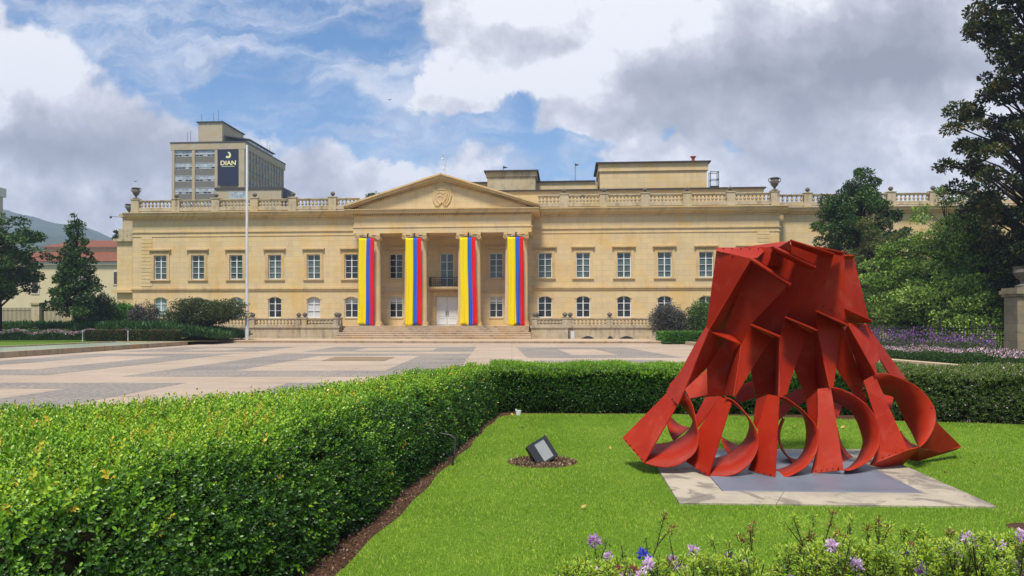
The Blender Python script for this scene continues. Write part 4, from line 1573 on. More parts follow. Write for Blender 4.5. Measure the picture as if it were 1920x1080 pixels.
# stone pier with urn
sp_ = empty('stone_gate_pier', (25.0 + 0.1, 36.2, 0))
sp_.location = (((1912 - 960) / F) * 36.2 + 0.18, 36.2, 0)
thing(sp_, 'grey brown stone gate pier cut by the right edge of the picture', 'pier')
M_PIER = stone('pier_stone', (0.31, 0.26, 0.16), (0.22, 0.185, 0.12), 0.6, 0.6, 0.42, 0.4, (0.08, 0.075, 0.06), 1.5)
m = MB().box(-0.62, 0.62, -0.5, 0.5, 0, 3.0).box(-0.72, 0.72, -0.6, 0.6, 0.0, 0.25)
m.build('shaft', M_PIER, sp_, bevel=0.02)
MB().box(-0.70, 0.70, -0.6, 0.6, 3.0, 3.12).box(-0.77, 0.77, -0.67, 0.67, 3.12, 3.3).box(-0.7, 0.7, -0.6, 0.6, 3.3, 3.42).build('cap', M_PIER, sp_)
ur = empty('pier_urn', (sp_.location.x, 36.2, 3.42))
MB().lathe([(0.36, 0), (0.36, 0.12), (0.16, 0.2), (0.12, 0.35), (0.3, 0.5), (0.46, 0.75), (0.42, 0.95), (0.5, 1.05)], n=16).build('bowl', M_GREYST, ur, smooth=True)
thing(ur, 'dark stone urn standing on the gate pier at the right edge', 'urn')

# far left fence and piers
ff = empty('iron_fence', (at(20, 608, 74).x, 74, 1.0))
thing(ff, 'dark iron railing between pale piers behind the left trees', 'fence')
m = MB()
for k in range(75):
    x = -1.5 + k * 0.13
    m.box(x - 0.02, x + 0.02, -0.02, 0.02, 0, 2.3)
m.build('railing_bars', M_BLACK, ff)
m = MB()
for z in (0.3, 2.0):
    m.tube([(-1.5, 0, z), (8.2, 0, z)], 0.03, 4)
m.build('rail', M_BLACK, ff)
for x in (2.7, 5.9):
    MB().box(x - 0.4, x + 0.4, -0.4, 0.4, -0.3, 2.6).box(x - 0.5, x + 0.5, -0.5, 0.5, 2.6, 2.8).build('stone_pier', M_BALU, ff)

# left trees
def cone_blobs(H, r0, n, z0=0.12, flat_=0.6, shape=1.0, seed=1, jit=0.25):
    rs_ = random.Random(seed)
    bl = []
    for i in range(n):
        t = z0 + (0.97 - z0) * (i / (n - 1)) ** 0.9
        R_ = r0 * (1 - t) ** shape + 0.06 * r0
        a = rs_.uniform(0, 2 * PI)
        q = R_ * rs_.uniform(0.35, 0.85)
        br_ = max(0.35, R_ * rs_.uniform(0.32, 0.5))
        bl.append((q * math.cos(a), q * math.sin(a), H * t + rs_.uniform(-jit, jit), br_, br_, br_ * flat_))
    return bl


def egg_blobs(H, r0, n, zc=0.6, rz=0.38, rb=(0.2, 0.34), seed=1, flat_=0.6):
    rs_ = random.Random(seed)
    bl = []
    for i in range(n):
        a = rs_.uniform(0, 2 * PI)
        c = rs_.uniform(-1, 1)
        q = rs_.uniform(0.45, 0.9)
        s_ = math.sqrt(1 - c * c)
        r_ = r0 * rs_.uniform(*rb)
        bl.append((r0 * q * s_ * math.cos(a), r0 * q * s_ * math.sin(a), H * (zc + rz * q * c), r_, r_, r_ * flat_))
    return bl


tree('cypress_tree', gp(-6, 62, 1.1), 10.2, egg_blobs(10.2, 4.7, 150, 0.60, 0.40, (0.07, 0.15), 3, 0.5), 23000, 0.22, M_CONIF, 0.32,
     'broad dark green cypress tree at the far left edge of the garden', tmpl=LEAF4)
tree('cypress_tree', gp(143, 63.5, 1.1), 9.4, [(b[0], b[1], b[2], b[3] * 0.62, b[4] * 0.62, b[5] * 0.55) for b in cone_blobs(9.8, 2.7, 120, 0.16, 0.6, 0.75, 15, 0.5)], 17000, 0.21, M_CONIF, 0.2,
     'narrow pointed dark cypress tree in front of the cream house')
shrub('shrub', gp(188, 66, 1.1), 1.35, 1.3, 3.2, 11000, 0.14, M_CONIF, 'dark bushy evergreen shrub right of the pointed cypress')
shrub('shrub', gp(232, 68, 1.0), 1.3, 1.2, 2.6, 9000, 0.15, M_BGREEN, 'bright green leafy shrub at the left corner of the palace')
shrub('shrub', gp(272, 66, 0.6), 1.45, 1.4, 3.0, 12000, 0.12, M_GREYLF, 'rounded grey brown shrub under the leftmost palace windows', tmix=(0.4, 0.3))
shrub('spreading_bush', gp(392, 66.5, 0.45), 3.9, 2.6, 3.9, 34000, 0.15, M_OLIVE, 'wide spreading olive green bush beside the flagpole', lumps=40, flat_=True, z0=0.3)
shrub('shrub', gp(1252, 66, 0.25), 2.1, 1.8, 3.3, 19000, 0.13, M_GREYLF, 'rounded grey brown shrub at the right end of the terrace balustrade', tmix=(0.45, 0.3), lumps=20)
shrub('shrub', gp(1322, 66, 0.25), 1.9, 1.7, 3.5, 15000, 0.13, M_CONIF, 'dark green shrub half hidden behind the red sculpture', tmix=(0.7, 0.3))


def clipped(name, x0, x1, y0, y1, z0, z1, n, size, mat, label, tmix=(0.5, 0.2), bot=None):
    """a clipped block hedge: dark core and leaf shell"""
    e = empty(name, ((x0 + x1) / 2, (y0 + y1) / 2, z0))
    thing(e, label, 'hedge')
    hx, hy, hz = (x1 - x0) / 2, (y1 - y0) / 2, (z1 - z0)
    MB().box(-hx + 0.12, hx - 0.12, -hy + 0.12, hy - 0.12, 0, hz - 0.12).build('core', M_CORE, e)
    A = [2 * hx * 2 * hy, 2 * hx * hz, 2 * hx * hz, 2 * hy * hz, 2 * hy * hz]
    k = rng.choice(5, size=n, p=np.array(A) / sum(A))
    a, b = rng.uniform(-1, 1, n), rng.uniform(-1, 1, n)
    pos = np.zeros((n, 3))
    nr = np.zeros((n, 3))
    for f_, (P_, N_) in enumerate([(lambda a, b: (a * hx, b * hy, hz + 0 * a), (0, 0, 1)), (lambda a, b: (a * hx, -hy + 0 * a, (b + 1) / 2 * hz), (0, -1, 0)), (lambda a, b: (a * hx, hy + 0 * a, (b + 1) / 2 * hz), (0, 1, 0)),
                                   (lambda a, b: (-hx + 0 * a, a * hy, (b + 1) / 2 * hz), (-1, 0, 0)), (lambda a, b: (hx + 0 * a, a * hy, (b + 1) / 2 * hz), (1, 0, 0))]):
        mk = k == f_
        pos[mk] = np.stack(P_(a[mk], b[mk]), 1)
        nr[mk] = N_
    pos -= nr * (rng.random(n) * 0.13)[:, None]
    pos += nr * (0.08 * vnoise(pos, 2.5))[:, None]
    nr2 = norm(nr + np.array([0, 0, 0.45]))
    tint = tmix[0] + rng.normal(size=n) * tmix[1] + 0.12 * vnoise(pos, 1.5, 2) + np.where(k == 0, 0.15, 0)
    scatter_leaves('leaves', pos, nr2, size * rng.uniform(0.7, 1.2, n), tint, mat, e)
    return e


clipped('clipped_hedge', -34.3, -27.2, 59.6, 61.0, 0.3, 1.15, 26000, 0.12, M_REDLF, 'low clipped hedge with reddish patches at the end of the left pool', (0.45, 0.25))
clipped('clipped_hedge', 12.6, 16.5, 61.0, 64.5, 0.1, 1.0, 18000, 0.13, M_BGREEN, 'low bright green clipped hedge below the right hand shrubs', (0.55, 0.25))
# strap-leaf ground cover by the left balustrade and under the trees
n = 36000
x = rng.uniform(-37.5, -24.5, n)
y = rng.uniform(62.5, 69.5, n)
far_ = rng.random(n) < 0.22
x = np.where(far_, rng.uniform(-48, -37, n), x)
y = np.where(far_, rng.uniform(68.5, 70.5, n), y)
zb = 0.28 + 0.85 * np.clip((y - 50) / 14, 0, 1) * np.where(x < -30, 1, np.clip((-24.5 - x) / 5.5, 0, 1))
z = zb + rng.random(n) * 0.45
o = scatter_leaves('ground_cover', np.stack([x, y, z], 1), np.tile([0, 0, 1.0], (n, 1)), rng.uniform(0.3, 0.6, n), rng.random(n), M_AGAP, None, tmpl=np.array([(0, 0, 0), (0.08, 0.5, 0.1), (0, 1.0, 0), (-0.08, 0.5, 0.1)]), spread=0.5)
tag(o, 'dark strap leaved ground cover below the left shrubs', 'plants', kind='stuff')
sheet('bed_soil', [(-24.4, 60.5), (-24.4, 70.5), (-37, 72), (-37, 60.5)], 0.262, M_SOIL)

# right-hand trees
tree('pine_tree', gp(1612, 60, 0.2), 14.2, egg_blobs(14.4, 3.7, 150, 0.62, 0.40, (0.09, 0.19), 11, 0.7), 44000, 0.19, M_CONIF, 0.3,
     'dark evergreen tree in front of the palace right wing', twigs=2)
tree('olive_tree', gp(1640, 55, 0.2), 10.2, egg_blobs(10.2, 2.9, 70, 0.58, 0.36, (0.12, 0.22), 21), 16000, 0.17, M_OLIVE, 0.2,
     'olive brown tree just in front of the dark evergreen', tmix=(0.7, 0.3), twigs=2)
lt = [(1690, 50, 7.6, 3.4, 31, 'light green broadleaf tree nearest the sculpture, behind the purple flowers'),
      (1775, 47, 10.4, 4.0, 32, 'light green broadleaf tree in the middle, tallest of the three behind the flowers'),
      (1850, 44, 8.6, 3.4, 33, 'light green broadleaf tree left of the stone gate pier')]
for (px, Y, H, r0, sd_, lab) in lt:
    tree('broadleaf_tree', gp(px, Y, 0.2), H, [(b[0], b[1], b[2], b[3] * 0.6, b[4] * 0.6, b[5] * 0.45) for b in cone_blobs(H, r0 * 1.25, 90, 0.08, 0.55, 0.5, sd_, 0.4)] + egg_blobs(H, r0, 90, 0.42, 0.38, (0.10, 0.2), sd_ + 7, 0.45), 40000, 0.17, M_LGREEN, 0.16, lab,
         group='light green trees behind the flower border', tmix=(0.5, 0.4), twigs=1)
# big dark tree leaving the frame
bl = []
rs_ = random.Random(77)
prof = [(2.5, 2.2), (5, 2.6), (7.5, 3.6), (10, 5.2), (12.5, 5.0), (14.5, 4.2), (16.5, 4.0), (18.5, 3.5), (20.5, 3.0), (22.5, 1.8)]
for i in range(330):
    z = rs_.uniform(2.5, 22.8)
    rr = np.interp(z, [p[0] for p in prof], [p[1] for p in prof])
    a = rs_.uniform(0, 2 * PI)
    q = 0.9 * rr * rs_.uniform(0.3, 0.95)
    s_ = rs_.uniform(0.3, 0.72)
    bl.append((q * math.cos(a), q * math.sin(a), z, s_, s_, s_ * 0.6))
tree('dark_tall_tree', ((1932 - 960) / F * 41, 41, 0.2), 23.5, bl, 80000, 0.2, M_DKLEAF, 0.34, 'very tall dark tree leaving the frame at the top right', tmix=(0.5, 0.45), twigs=3, trunk_top=0.9)
for (px, Y, H, r0, sd_, lab) in [(2080, 50, 12.5, 5.0, 61, 'dark broad tree outside the right edge, behind the gate pier'), (2330, 44, 11.5, 5.5, 62, 'dark broad tree farther outside the right edge of the picture')]:
    tree('background_tree', gp(px, Y), H, egg_blobs(H, r0, 60, 0.52, 0.42, (0.16, 0.28), sd_), 9000, 0.38, M_DKLEAF, 0.3, lab, tmix=(0.6, 0.4))
# background masses far behind
for (px, Y, H, r0, sd_, lab, mt) in [(219, 128, 18.2, 1.1, 41, 'dark conifer tip between the cream house and the palace', M_CONIF),
                                     (702, 100, 20.2, 1.8, 42, 'dark tree top just above the roof left of the pediment', M_CONIF),
                                     (742, 100, 20.4, 1.0, 44, 'small twiggy tree top touching the left slope of the pediment', M_CONIF)]:
    tree('background_tree', gp(px, Y), H, cone_blobs(H, r0 * 2.2, 40, 0.55, 0.5, 0.8, sd_) if px < 300 else egg_blobs(H, r0, 20, 0.86, 0.12, (0.3, 0.5), sd_), 5000, 0.25, mt, 0.25, lab)
tree('background_tree', gp(1905, 62), 9.5, egg_blobs(9.5, 5.0, 24, 0.5, 0.4, (0.25, 0.4), 51), 16000, 0.3, M_DKLEAF, 0.25, 'dark tree mass behind the gate pier at the right edge')

# ================================================================== FRONT HEDGES
XI = lambda Y: -0.30 - (13.5 - Y) * 0.125
OFF = lambda Y: 0.10 + (13.5 - Y) * 0.06
OY = np.array([1.0, 6.6, 7.1, 8.1, 10.26, 13.0, 14.6])
OX = np.array([-7.5, -7.5, -3.9, -3.0, -2.0, -1.15, -0.75])
HZ = 0.86


def hedge_front(e):
    # leaf shells: top, inner side, outer side
    def area_n(Y):
        return
    pos_l, nr_l, sz_l, tt_l = [], [], [], []

    def add(p, nrm_, ti):
        pos_l.append(p)
        nr_l.append(nrm_)
        tt_l.append(ti)
    # top
    N = 26000
    Y = 1.3 + (14.5 - 1.3) * rng.random(N * 3) ** 0.9
    xi = XI(Y) - OFF(Y)
    xo = np.interp(Y, OY, OX)
    X = rng.uniform(-6.5, 0.2, N * 3)
    keep = (X < xi) & (X > xo)
    # thin far out left
    keep &= (X > -0.95 * Y * 0.75 - 0.6)
    X, Y = X[keep], Y[keep]
    n = len(X)
    p = np.stack([X, Y, HZ + np.zeros(n)], 1)
    d = p[:, 0] - (XI(Y) - OFF(Y))
    nz = 0.035 * vnoise(p, 2.2) + 0.03 * vnoise(p, 6, 1)
    p[:, 2] += nz - rng.random(n) ** 2 * 0.10 - 0.10 * np.exp(d / 0.12)
    nr = np.tile([0.0, 0, 1.0], (n, 1))
    nr[:, 0] += np.exp(d / 0.2) * 0.7
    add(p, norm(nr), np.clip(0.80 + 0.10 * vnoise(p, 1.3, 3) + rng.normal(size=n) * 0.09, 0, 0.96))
    # inner side
    N = 30000
    Y = 1.3 + (14.2 - 1.3) * rng.random(N) ** 1.0
    t = rng.random(N)
    zz = 0.02 + (HZ - 0.04) * t
    off = OFF(Y) * t ** 2.6
    p = np.stack([XI(Y) - off, Y, zz], 1)
    bulge = 0.05 * vnoise(p, 3.0) + 0.035 * vnoise(p, 7, 1)
    p[:, 0] += bulge - rng.random(N) ** 1.3 * 0.15
    nr = np.stack([np.ones(N), -0.25 + np.zeros(N), 0.25 + 0.9 * t ** 3], 1)
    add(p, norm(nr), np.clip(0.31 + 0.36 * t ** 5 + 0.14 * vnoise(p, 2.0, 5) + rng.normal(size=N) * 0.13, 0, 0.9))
    # outer side
    N = 7000
    Yo = rng.uniform(6.6, 14.5, N)
    t = rng.random(N)
    p = np.stack([np.interp(Yo, OY, OX) + rng.random(N) * 0.08, Yo, 0.02 + (HZ - 0.05) * t], 1)
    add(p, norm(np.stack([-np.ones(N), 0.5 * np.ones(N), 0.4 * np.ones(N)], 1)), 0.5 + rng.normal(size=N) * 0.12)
    p = np.concatenate(pos_l)
    nr = np.concatenate(nr_l)
    tt = np.concatenate(tt_l)
    # a few fresh shoots standing proud
    size = 0.0285 * rng.uniform(0.55, 1.4, len(p))
    pit = 0.7 * vnoise(p, 9.0, 9) + 0.6 * vnoise(p, 17, 4)
    keepm = (pit > -0.45) | (nr[:, 2] > 0.8)
    p, nr, size, tt = p[keepm], nr[keepm], size[keepm], tt[keepm]
    tt = np.where(rng.random(len(tt)) < 0.004, 1.0, tt)
    fresh = rng.random(len(p)) < 0.035
    p[fresh] += nr[fresh] * 0.04
    tt[fresh] += 0.22
    return p, nr, size, tt


he = empty('box_hedge', (-1.2, 7.0, 0))
thing(he, 'long clipped box hedge running from the bottom left corner away to the lawn corner', 'hedge')
p, nr, size, tt = hedge_front(he)
p -= np.array([-1.2, 7.0, 0])
near = (p[:, 1] + 7.0) < 7.5
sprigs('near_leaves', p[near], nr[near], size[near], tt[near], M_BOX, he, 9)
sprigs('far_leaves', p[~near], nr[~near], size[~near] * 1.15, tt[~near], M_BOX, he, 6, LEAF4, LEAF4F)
# extra density close to the camera
# core volume
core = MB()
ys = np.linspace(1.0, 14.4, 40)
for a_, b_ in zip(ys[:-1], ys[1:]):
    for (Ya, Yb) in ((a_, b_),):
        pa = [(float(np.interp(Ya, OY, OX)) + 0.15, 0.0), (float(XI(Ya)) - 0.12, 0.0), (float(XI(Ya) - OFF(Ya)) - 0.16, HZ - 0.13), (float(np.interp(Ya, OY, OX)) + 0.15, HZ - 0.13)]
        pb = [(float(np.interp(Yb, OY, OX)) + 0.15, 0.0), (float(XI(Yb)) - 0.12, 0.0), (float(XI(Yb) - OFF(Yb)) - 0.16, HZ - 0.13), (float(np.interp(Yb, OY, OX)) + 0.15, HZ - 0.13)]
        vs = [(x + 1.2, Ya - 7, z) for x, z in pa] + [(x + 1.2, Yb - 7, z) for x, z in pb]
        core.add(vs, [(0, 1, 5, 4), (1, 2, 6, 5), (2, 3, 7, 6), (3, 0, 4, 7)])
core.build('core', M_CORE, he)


def wall_hedge(name, label, x0, y0, x1, y1, w, h, n, size, mat, tbase, flower=0.0, tmpl=LEAF4, tf=LEAF4F, k=6):
    """straight hedge whose front foot runs (x0,y0)-(x1,y1), depth w away from the camera"""
    e = empty(name, (x0, y0, 0), math.atan2(y1 - y0, x1 - x0))
    thing(e, label, 'hedge')
    L = math.hypot(x1 - x0, y1 - y0)
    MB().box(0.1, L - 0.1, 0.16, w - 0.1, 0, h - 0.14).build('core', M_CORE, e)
    nt = int(n * w / (w + h + 0.3))
    a = rng.random(nt) * L
    b = rng.random(nt) * w
    p1 = np.stack([a, b, h - rng.random(nt) ** 2 * 0.1 - 0.12 * np.exp(-b / 0.1)], 1)
    p1[:, 2] += 0.04 * vnoise(p1, 2.0) + 0.03 * vnoise(p1, 5, 1)
    n1 = np.stack([np.zeros(nt), -0.7 * np.exp(-b / 0.2), np.ones(nt)], 1)
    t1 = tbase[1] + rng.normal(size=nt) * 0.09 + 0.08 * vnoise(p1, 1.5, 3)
    ns = n - nt
    a = rng.random(ns) * L
    c = rng.random(ns)
    p2 = np.stack([a, 0.02 + 0.12 * rng.random(ns) ** 1.5 + 0.10 * c ** 3 + 0.08 * (1 - c) ** 3, 0.03 + c * (h - 0.06)], 1)
    p2[:, 1] += 0.05 * vnoise(p2, 2.6) + 0.03 * vnoise(p2, 6, 1)
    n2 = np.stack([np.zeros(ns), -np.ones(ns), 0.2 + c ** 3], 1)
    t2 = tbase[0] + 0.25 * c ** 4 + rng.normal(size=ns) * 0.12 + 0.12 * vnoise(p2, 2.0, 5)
    p_ = np.concatenate([p1, p2])
    nn = norm(np.concatenate([n1, n2]))
    tt_ = np.concatenate([t1, t2])
    ends = 400
    a2 = rng.random(ends)
    sprigs('leaves', p_, nn, size * rng.uniform(0.75, 1.25, len(p_)), np.clip(tt_, 0, 0.9), mat, e, k, tmpl, tf)
    if flower:
        m_ = rng.random(len(p_)) < flower
        q = p_[m_] + nn[m_] * 0.05
        scatter_leaves('blossoms', np.repeat(q, 5, 0) + rng.normal(size=(len(q) * 5, 3)) * 0.012, np.repeat(nn[m_], 5, 0), np.full(len(q) * 5, 0.03), rng.uniform(0.85, 1, len(q) * 5), M_PINKB, e)
    return e


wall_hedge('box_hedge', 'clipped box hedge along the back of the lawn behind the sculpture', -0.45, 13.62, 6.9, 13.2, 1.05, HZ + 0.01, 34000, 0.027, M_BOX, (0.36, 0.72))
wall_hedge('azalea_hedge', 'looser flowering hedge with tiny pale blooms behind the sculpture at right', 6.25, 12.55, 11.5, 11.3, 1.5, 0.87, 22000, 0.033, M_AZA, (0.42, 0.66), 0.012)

# ================================================================== LAWN
lawn_poly = [(-1.15, 2.0), (10.5, 2.0), (12.5, 11.2), (6.4, 12.5), (3.0, 13.35), (-0.05, 13.45)]
soil_poly = [(-2.2, 1.4), (-0.6, 1.4), (0.6, 13.9), (-0.7, 14.0)]
sheet('flowerbed_soil', [(-3, 1.0), (13, 1.0), (14.5, 15.2), (-1.2, 15.2)], 0.014, M_SOIL)
EDGE = lambda Y: -1.12 + (Y - 4.9) * 0.110 + 0.015 * np.sin(Y * 2.1) + 0.015 * np.sin(Y * 5.3)
# lawn surface with a wavy edge
ys = np.linspace(2.0, 13.42, 60)
vs = []
for yy in ys:
    xl = float(EDGE(yy))
    if yy > 12.9:
        xl += (yy - 12.9) * 0.5
    vs += [(xl, float(yy), 0.03)]
lp_ = MB()
right = [(13.2, 2.0), (13.2, 10.6), (9.4, 11.6), (6.5, 12.4), (3.0, 13.3)]
lp_.add(vs + [(x, y, 0.03) for x, y in right[::-1]], [tuple(range(len(vs) + len(right)))])
lawn = struct(lp_.build('lawn', M_LAWN))
# slab
SL = [(1.50, 6.66), (4.27, 6.52), (4.56, 9.5), (1.72, 9.55)]
def slab_mat():
    m, t, b = newmat('slab_stone')
    co = objco(t)
    n = t.noise(co, 1.1, 9, 0.62, 0.8)
    n2 = t.noise(co, 30, 5, 0.7)
    c = t.mix(t.smooth(n.outputs[0], 0.38, 0.6), rgb(0.50, 0.43, 0.31), rgb(0.36, 0.31, 0.24))
    d = t.noise(co, 1.9, 10, 0.68, 1.2)
    c = t.mix(t.math('MULTIPLY', t.smooth(d.outputs[0], 0.50, 0.60), 0.75), c, rgb(0.14, 0.12, 0.10))
    c = t.mix(t.math('MULTIPLY', n2.outputs[0], 0.35), c, rgb(0.25, 0.21, 0.16))
    t.l.new(c, b.inputs['Base Color'])
    b.inputs['Roughness'].default_value = 0.85
    bump(t, b, n2.outputs[0], 0.4, 0.01)
    return m


M_SLAB = slab_mat()
PLT = [(2.02, 7.12), (3.9, 7.04), (4.1, 9.15), (2.2, 9.25)]


def inpoly(x, y, poly):
    inside = np.zeros(len(x), bool)
    n_ = len(poly)
    for i in range(n_):
        x0, y0 = poly[i]
        x1, y1 = poly[(i + 1) % n_]
        c = ((y0 > y) != (y1 > y)) & (x < (x1 - x0) * (y - y0) / (y1 - y0 + 1e-12) + x0)
        inside ^= c
    return inside


sb = empty('sculpture_base', (3.0, 8.0, 0))
thing(sb, 'square pale stone slab with a grey metal plate set in the lawn under the sculpture', 'plinth')
cxs = lambda p: (p[0] - 3.0, p[1] - 8.0)


def lerp2(a, b, t):
    return (a[0] + (b[0] - a[0]) * t, a[1] + (b[1] - a[1]) * t)


def quadslab(q, z0, z1, name, mat, g=0.006):
    cx_ = sum(p[0] for p in q) / 4
    cy_ = sum(p[1] for p in q) / 4
    q2 = [(p[0] + (cx_ - p[0]) * g, p[1] + (cy_ - p[1]) * g) for p in q]
    return MB().extr([(cxs(p)[0], cxs(p)[1], z0) for p in q2], (0, 0, z1 - z0)).build(name, mat, sb, bevel=0.004)


f0, f1, b1, b0 = SL
pf0, pf1, pb1, pb0 = PLT
for (a_, b_) in ((0, 0.31), (0.31, 0.62), (0.62, 1.0)):
    quadslab([lerp2(f0, f1, a_), lerp2(f0, f1, b_), lerp2(pf0, pf1, b_) if b_ < 1 else pf1, lerp2(pf0, pf1, a_) if a_ > 0 else pf0], 0.0, 0.05, 'paving_slab', M_SLAB)
quadslab([f0, pf0, pb0, b0], 0.0, 0.051, 'paving_slab', M_SLAB)
quadslab([pf1, f1, b1, pb1], 0.0, 0.049, 'paving_slab', M_SLAB)
quadslab([pb0, pb1, b1, b0], 0.0, 0.05, 'paving_slab', M_SLAB)
quadslab(list(PLT), 0.0, 0.056, 'metal_plate', plain('grey_plate', (0.20, 0.22, 0.27), 0.45, 0.4, 0.1, 0.15, 2.0), 0.0)


# grass blades
def grass(n, xr, yr, lbl):
    y = yr[0] + (yr[1] - yr[0]) * rng.random(n) ** 1.15
    x = rng.uniform(xr[0], xr[1], n)
    ok = (x > EDGE(y) + 0.01 + np.where(y > 12.9, (y - 12.9) * 0.5, 0)) & (np.abs(x) < y * 0.72 + 0.4)
    ok &= ~inpoly(x, y, SL)
    yb = np.interp(x, [0, 3, 6.5, 9.4, 13.2], [13.42, 13.3, 12.4, 11.6, 10.6])
    ok &= y < yb
    ok &= ((x - 0.36) / 0.40) ** 2 + ((y - 8.72) / 0.36) ** 2 > 1
    ok &= ((x - 4.13) / 0.18) ** 2 + ((y - 5.9) / 0.14) ** 2 > 1
    x, y = x[ok], y[ok]
    n = len(x)
    pos = np.stack([x, y, np.full(n, 0.028)], 1)
    up = norm(np.stack([rng.normal(size=n) * 0.45, rng.normal(size=n) * 0.45, np.ones(n)], 1))
    fc = norm(rng.normal(size=(n, 3)) * np.array([1, 1, 0.1]) + np.array([0, -0.3, 0]))
    tint = 0.62 + 0.13 * vnoise(pos, 1.1, 2) + 0.10 * vnoise(pos, 3.3, 6) + 0.06 * vnoise(pos, 11, 8) + rng.normal(size=n) * 0.19
    tint = np.where(rng.random(n) < 0.02 + 0.05 * (vnoise(pos, 2.0, 21) > 0.55), 1.0, np.clip(tint, 0, 0.95))
    size = rng.uniform(0.014, 0.036, n) * (0.8 + 0.02 * y) * (1 + 0.25 * vnoise(pos, 2.3, 11))
    V = place(np.array([(-0.11, 0, 0), (0.11, 0, 0), (0.02, 1, 0.25)]), pos, up, fc, size)
    o_ = npmesh('grass', V, 3, [(0, 1, 2)], M_GRASS, tint)
    tag(o_, lbl, 'grass', kind='stuff')
    return o_


grass(620000, (-1.5, 10.5), (3.4, 13.4), 'short bright green grass of the lawn round the sculpture')

# ================================================================== SCULPTURE
def paint():
    m, t, b = newmat('red_painted_steel')
    co = objco(t)
    n = t.noise(co, 1.3, 7, 0.6)
    n2 = t.noise(co, 14, 6, 0.7)
    c = t.mix(t.smooth(n.outputs[0], 0.35, 0.7), rgb(0.30, 0.013, 0.002), rgb(0.38, 0.024, 0.004))
    c = t.mix(t.math('MULTIPLY', t.smooth(n2.outputs[0], 0.6, 0.8), 0.25), c, rgb(0.20, 0.02, 0.012))
    n3 = t.noise(co, 3.5, 8, 0.65, 0.8)
    c = t.mix(t.math('MULTIPLY', t.smooth(n3.outputs[0], 0.5, 0.72), 0.35), c, rgb(0.46, 0.085, 0.05))
    s3 = t.n.new('ShaderNodeSeparateXYZ')
    t.l.new(co, s3.inputs[0])
    run = t.noise(t.xyz(t.math('MULTIPLY', s3.outputs[0], 14.0), t.math('MULTIPLY', s3.outputs[1], 14.0), t.math('MULTIPLY', s3.outputs[2], 1.2)), 1.0, 5, 0.6)
    c = t.mix(t.math('MULTIPLY', t.smooth(run.outputs[0], 0.56, 0.74), 0.3), c, rgb(0.20, 0.012, 0.006))
    t.l.new(c, b.inputs['Base Color'])
    t.l.new(t.ramp(n2.outputs[0], [(0.3, 0.5), (0.7, 0.65)]), b.inputs['Roughness'])
    b.inputs['Specular IOR Level'].default_value = 0.2
    bump(t, b, n.outputs[0], 0.12, 0.04)
    return m


M_PAINT = paint()
M_BOLT = plain('bolt_head', (0.10, 0.012, 0.008), 0.5)
SX, SY = 3.15, 8.2
scu = empty('red_sculpture', (SX, SY, 0.056))
thing(scu, 'large red folded steel abstract sculpture of fanned plates and rings on a slab', 'sculpture')


def depth(x, y):
    up = np.interp(y, [450, 610, 742, 900], [7.99, 8.38, 8.12, 7.72])
    rt = min(1.0, max(0.0, (x - 1470) / 130))
    up += 0.36 * rt * float(np.interp(y, [450, 600, 900], [1, 0.15, 0]))
    return up + 0.34 * ((x - 1440) / 300) ** 2 * (1.0 if y > 640 else 0.7)


def W3(p):
    x, y, o_ = p
    v = at(x, y, depth(x, y) + o_)
    return Vector((v.x - SX, v.y - SY, v.z - 0.056))


CAMV = Vector((-SX, -SY, CAMH - 0.056))


def planar(ps):
    """press a slightly bent outline flat, so every sheet of steel is one plane"""
    A = np.array([tuple(p) for p in ps])
    c = A.mean(0)
    n_ = np.linalg.svd(A - c)[2][2]
    out = []
    for p in ps:
        d_ = (p - CAMV)
        dn = d_.normalized()
        k_ = float(np.dot(n_, tuple(dn)))
        if abs(k_) < 0.22:
            return ps
        t_ = float(np.dot(n_, c - np.array(tuple(CAMV)))) / float(np.dot(n_, tuple(d_)))
        out.append(CAMV + d_ * t_)
    return out


def plate(name, pts, th=0.012):
    ps = [W3(p) for p in pts]
    if len(ps) > 3:
        ps = planar(ps)
    nrm_ = Vector((0, 0, 0))
    for i in range(len(ps)):
        a_, b_ = ps[i], ps[(i + 1) % len(ps)]
        nrm_ += a_.cross(b_)
    nrm_.normalize()
    if nrm_.y < 0:
        nrm_ = -nrm_
    return MB().extr(ps, nrm_ * th).build(name, M_PAINT, scu)


bolts = []


def boltline(p0, p1, n_, f0_=0.1, f1_=0.9):
    for k in range(n_):
        t = f0_ + (f1_ - f0_) * k / max(1, n_ - 1)
        bolts.append(W3(p0).lerp(W3(p1), t))


def lipped(l, r, th, drop, back=0.22, fw=0.0):
    """a shelf standing out from the panel, its free edge bent down into a narrow lip"""
    plate('flange_lip', [(l[0], l[1], -0.10 + fw), (r[0], r[1], -0.10 + fw), (r[0] - 1, r[1] + th, -0.20 + fw), (l[0], l[1] + th, -0.20 + fw)], 0.008)
    ps = [W3(p) for p in ((l[0], l[1] + th, -0.20 + fw), (r[0] - 1, r[1] + th, -0.20 + fw), (r[0] - 9, r[1] + th + drop, back - 0.05), (l[0] + 3, l[1] + th + drop, back))]
    MB().extr(ps, (0, 0, 0.01)).build('flange', M_PAINT, scu)


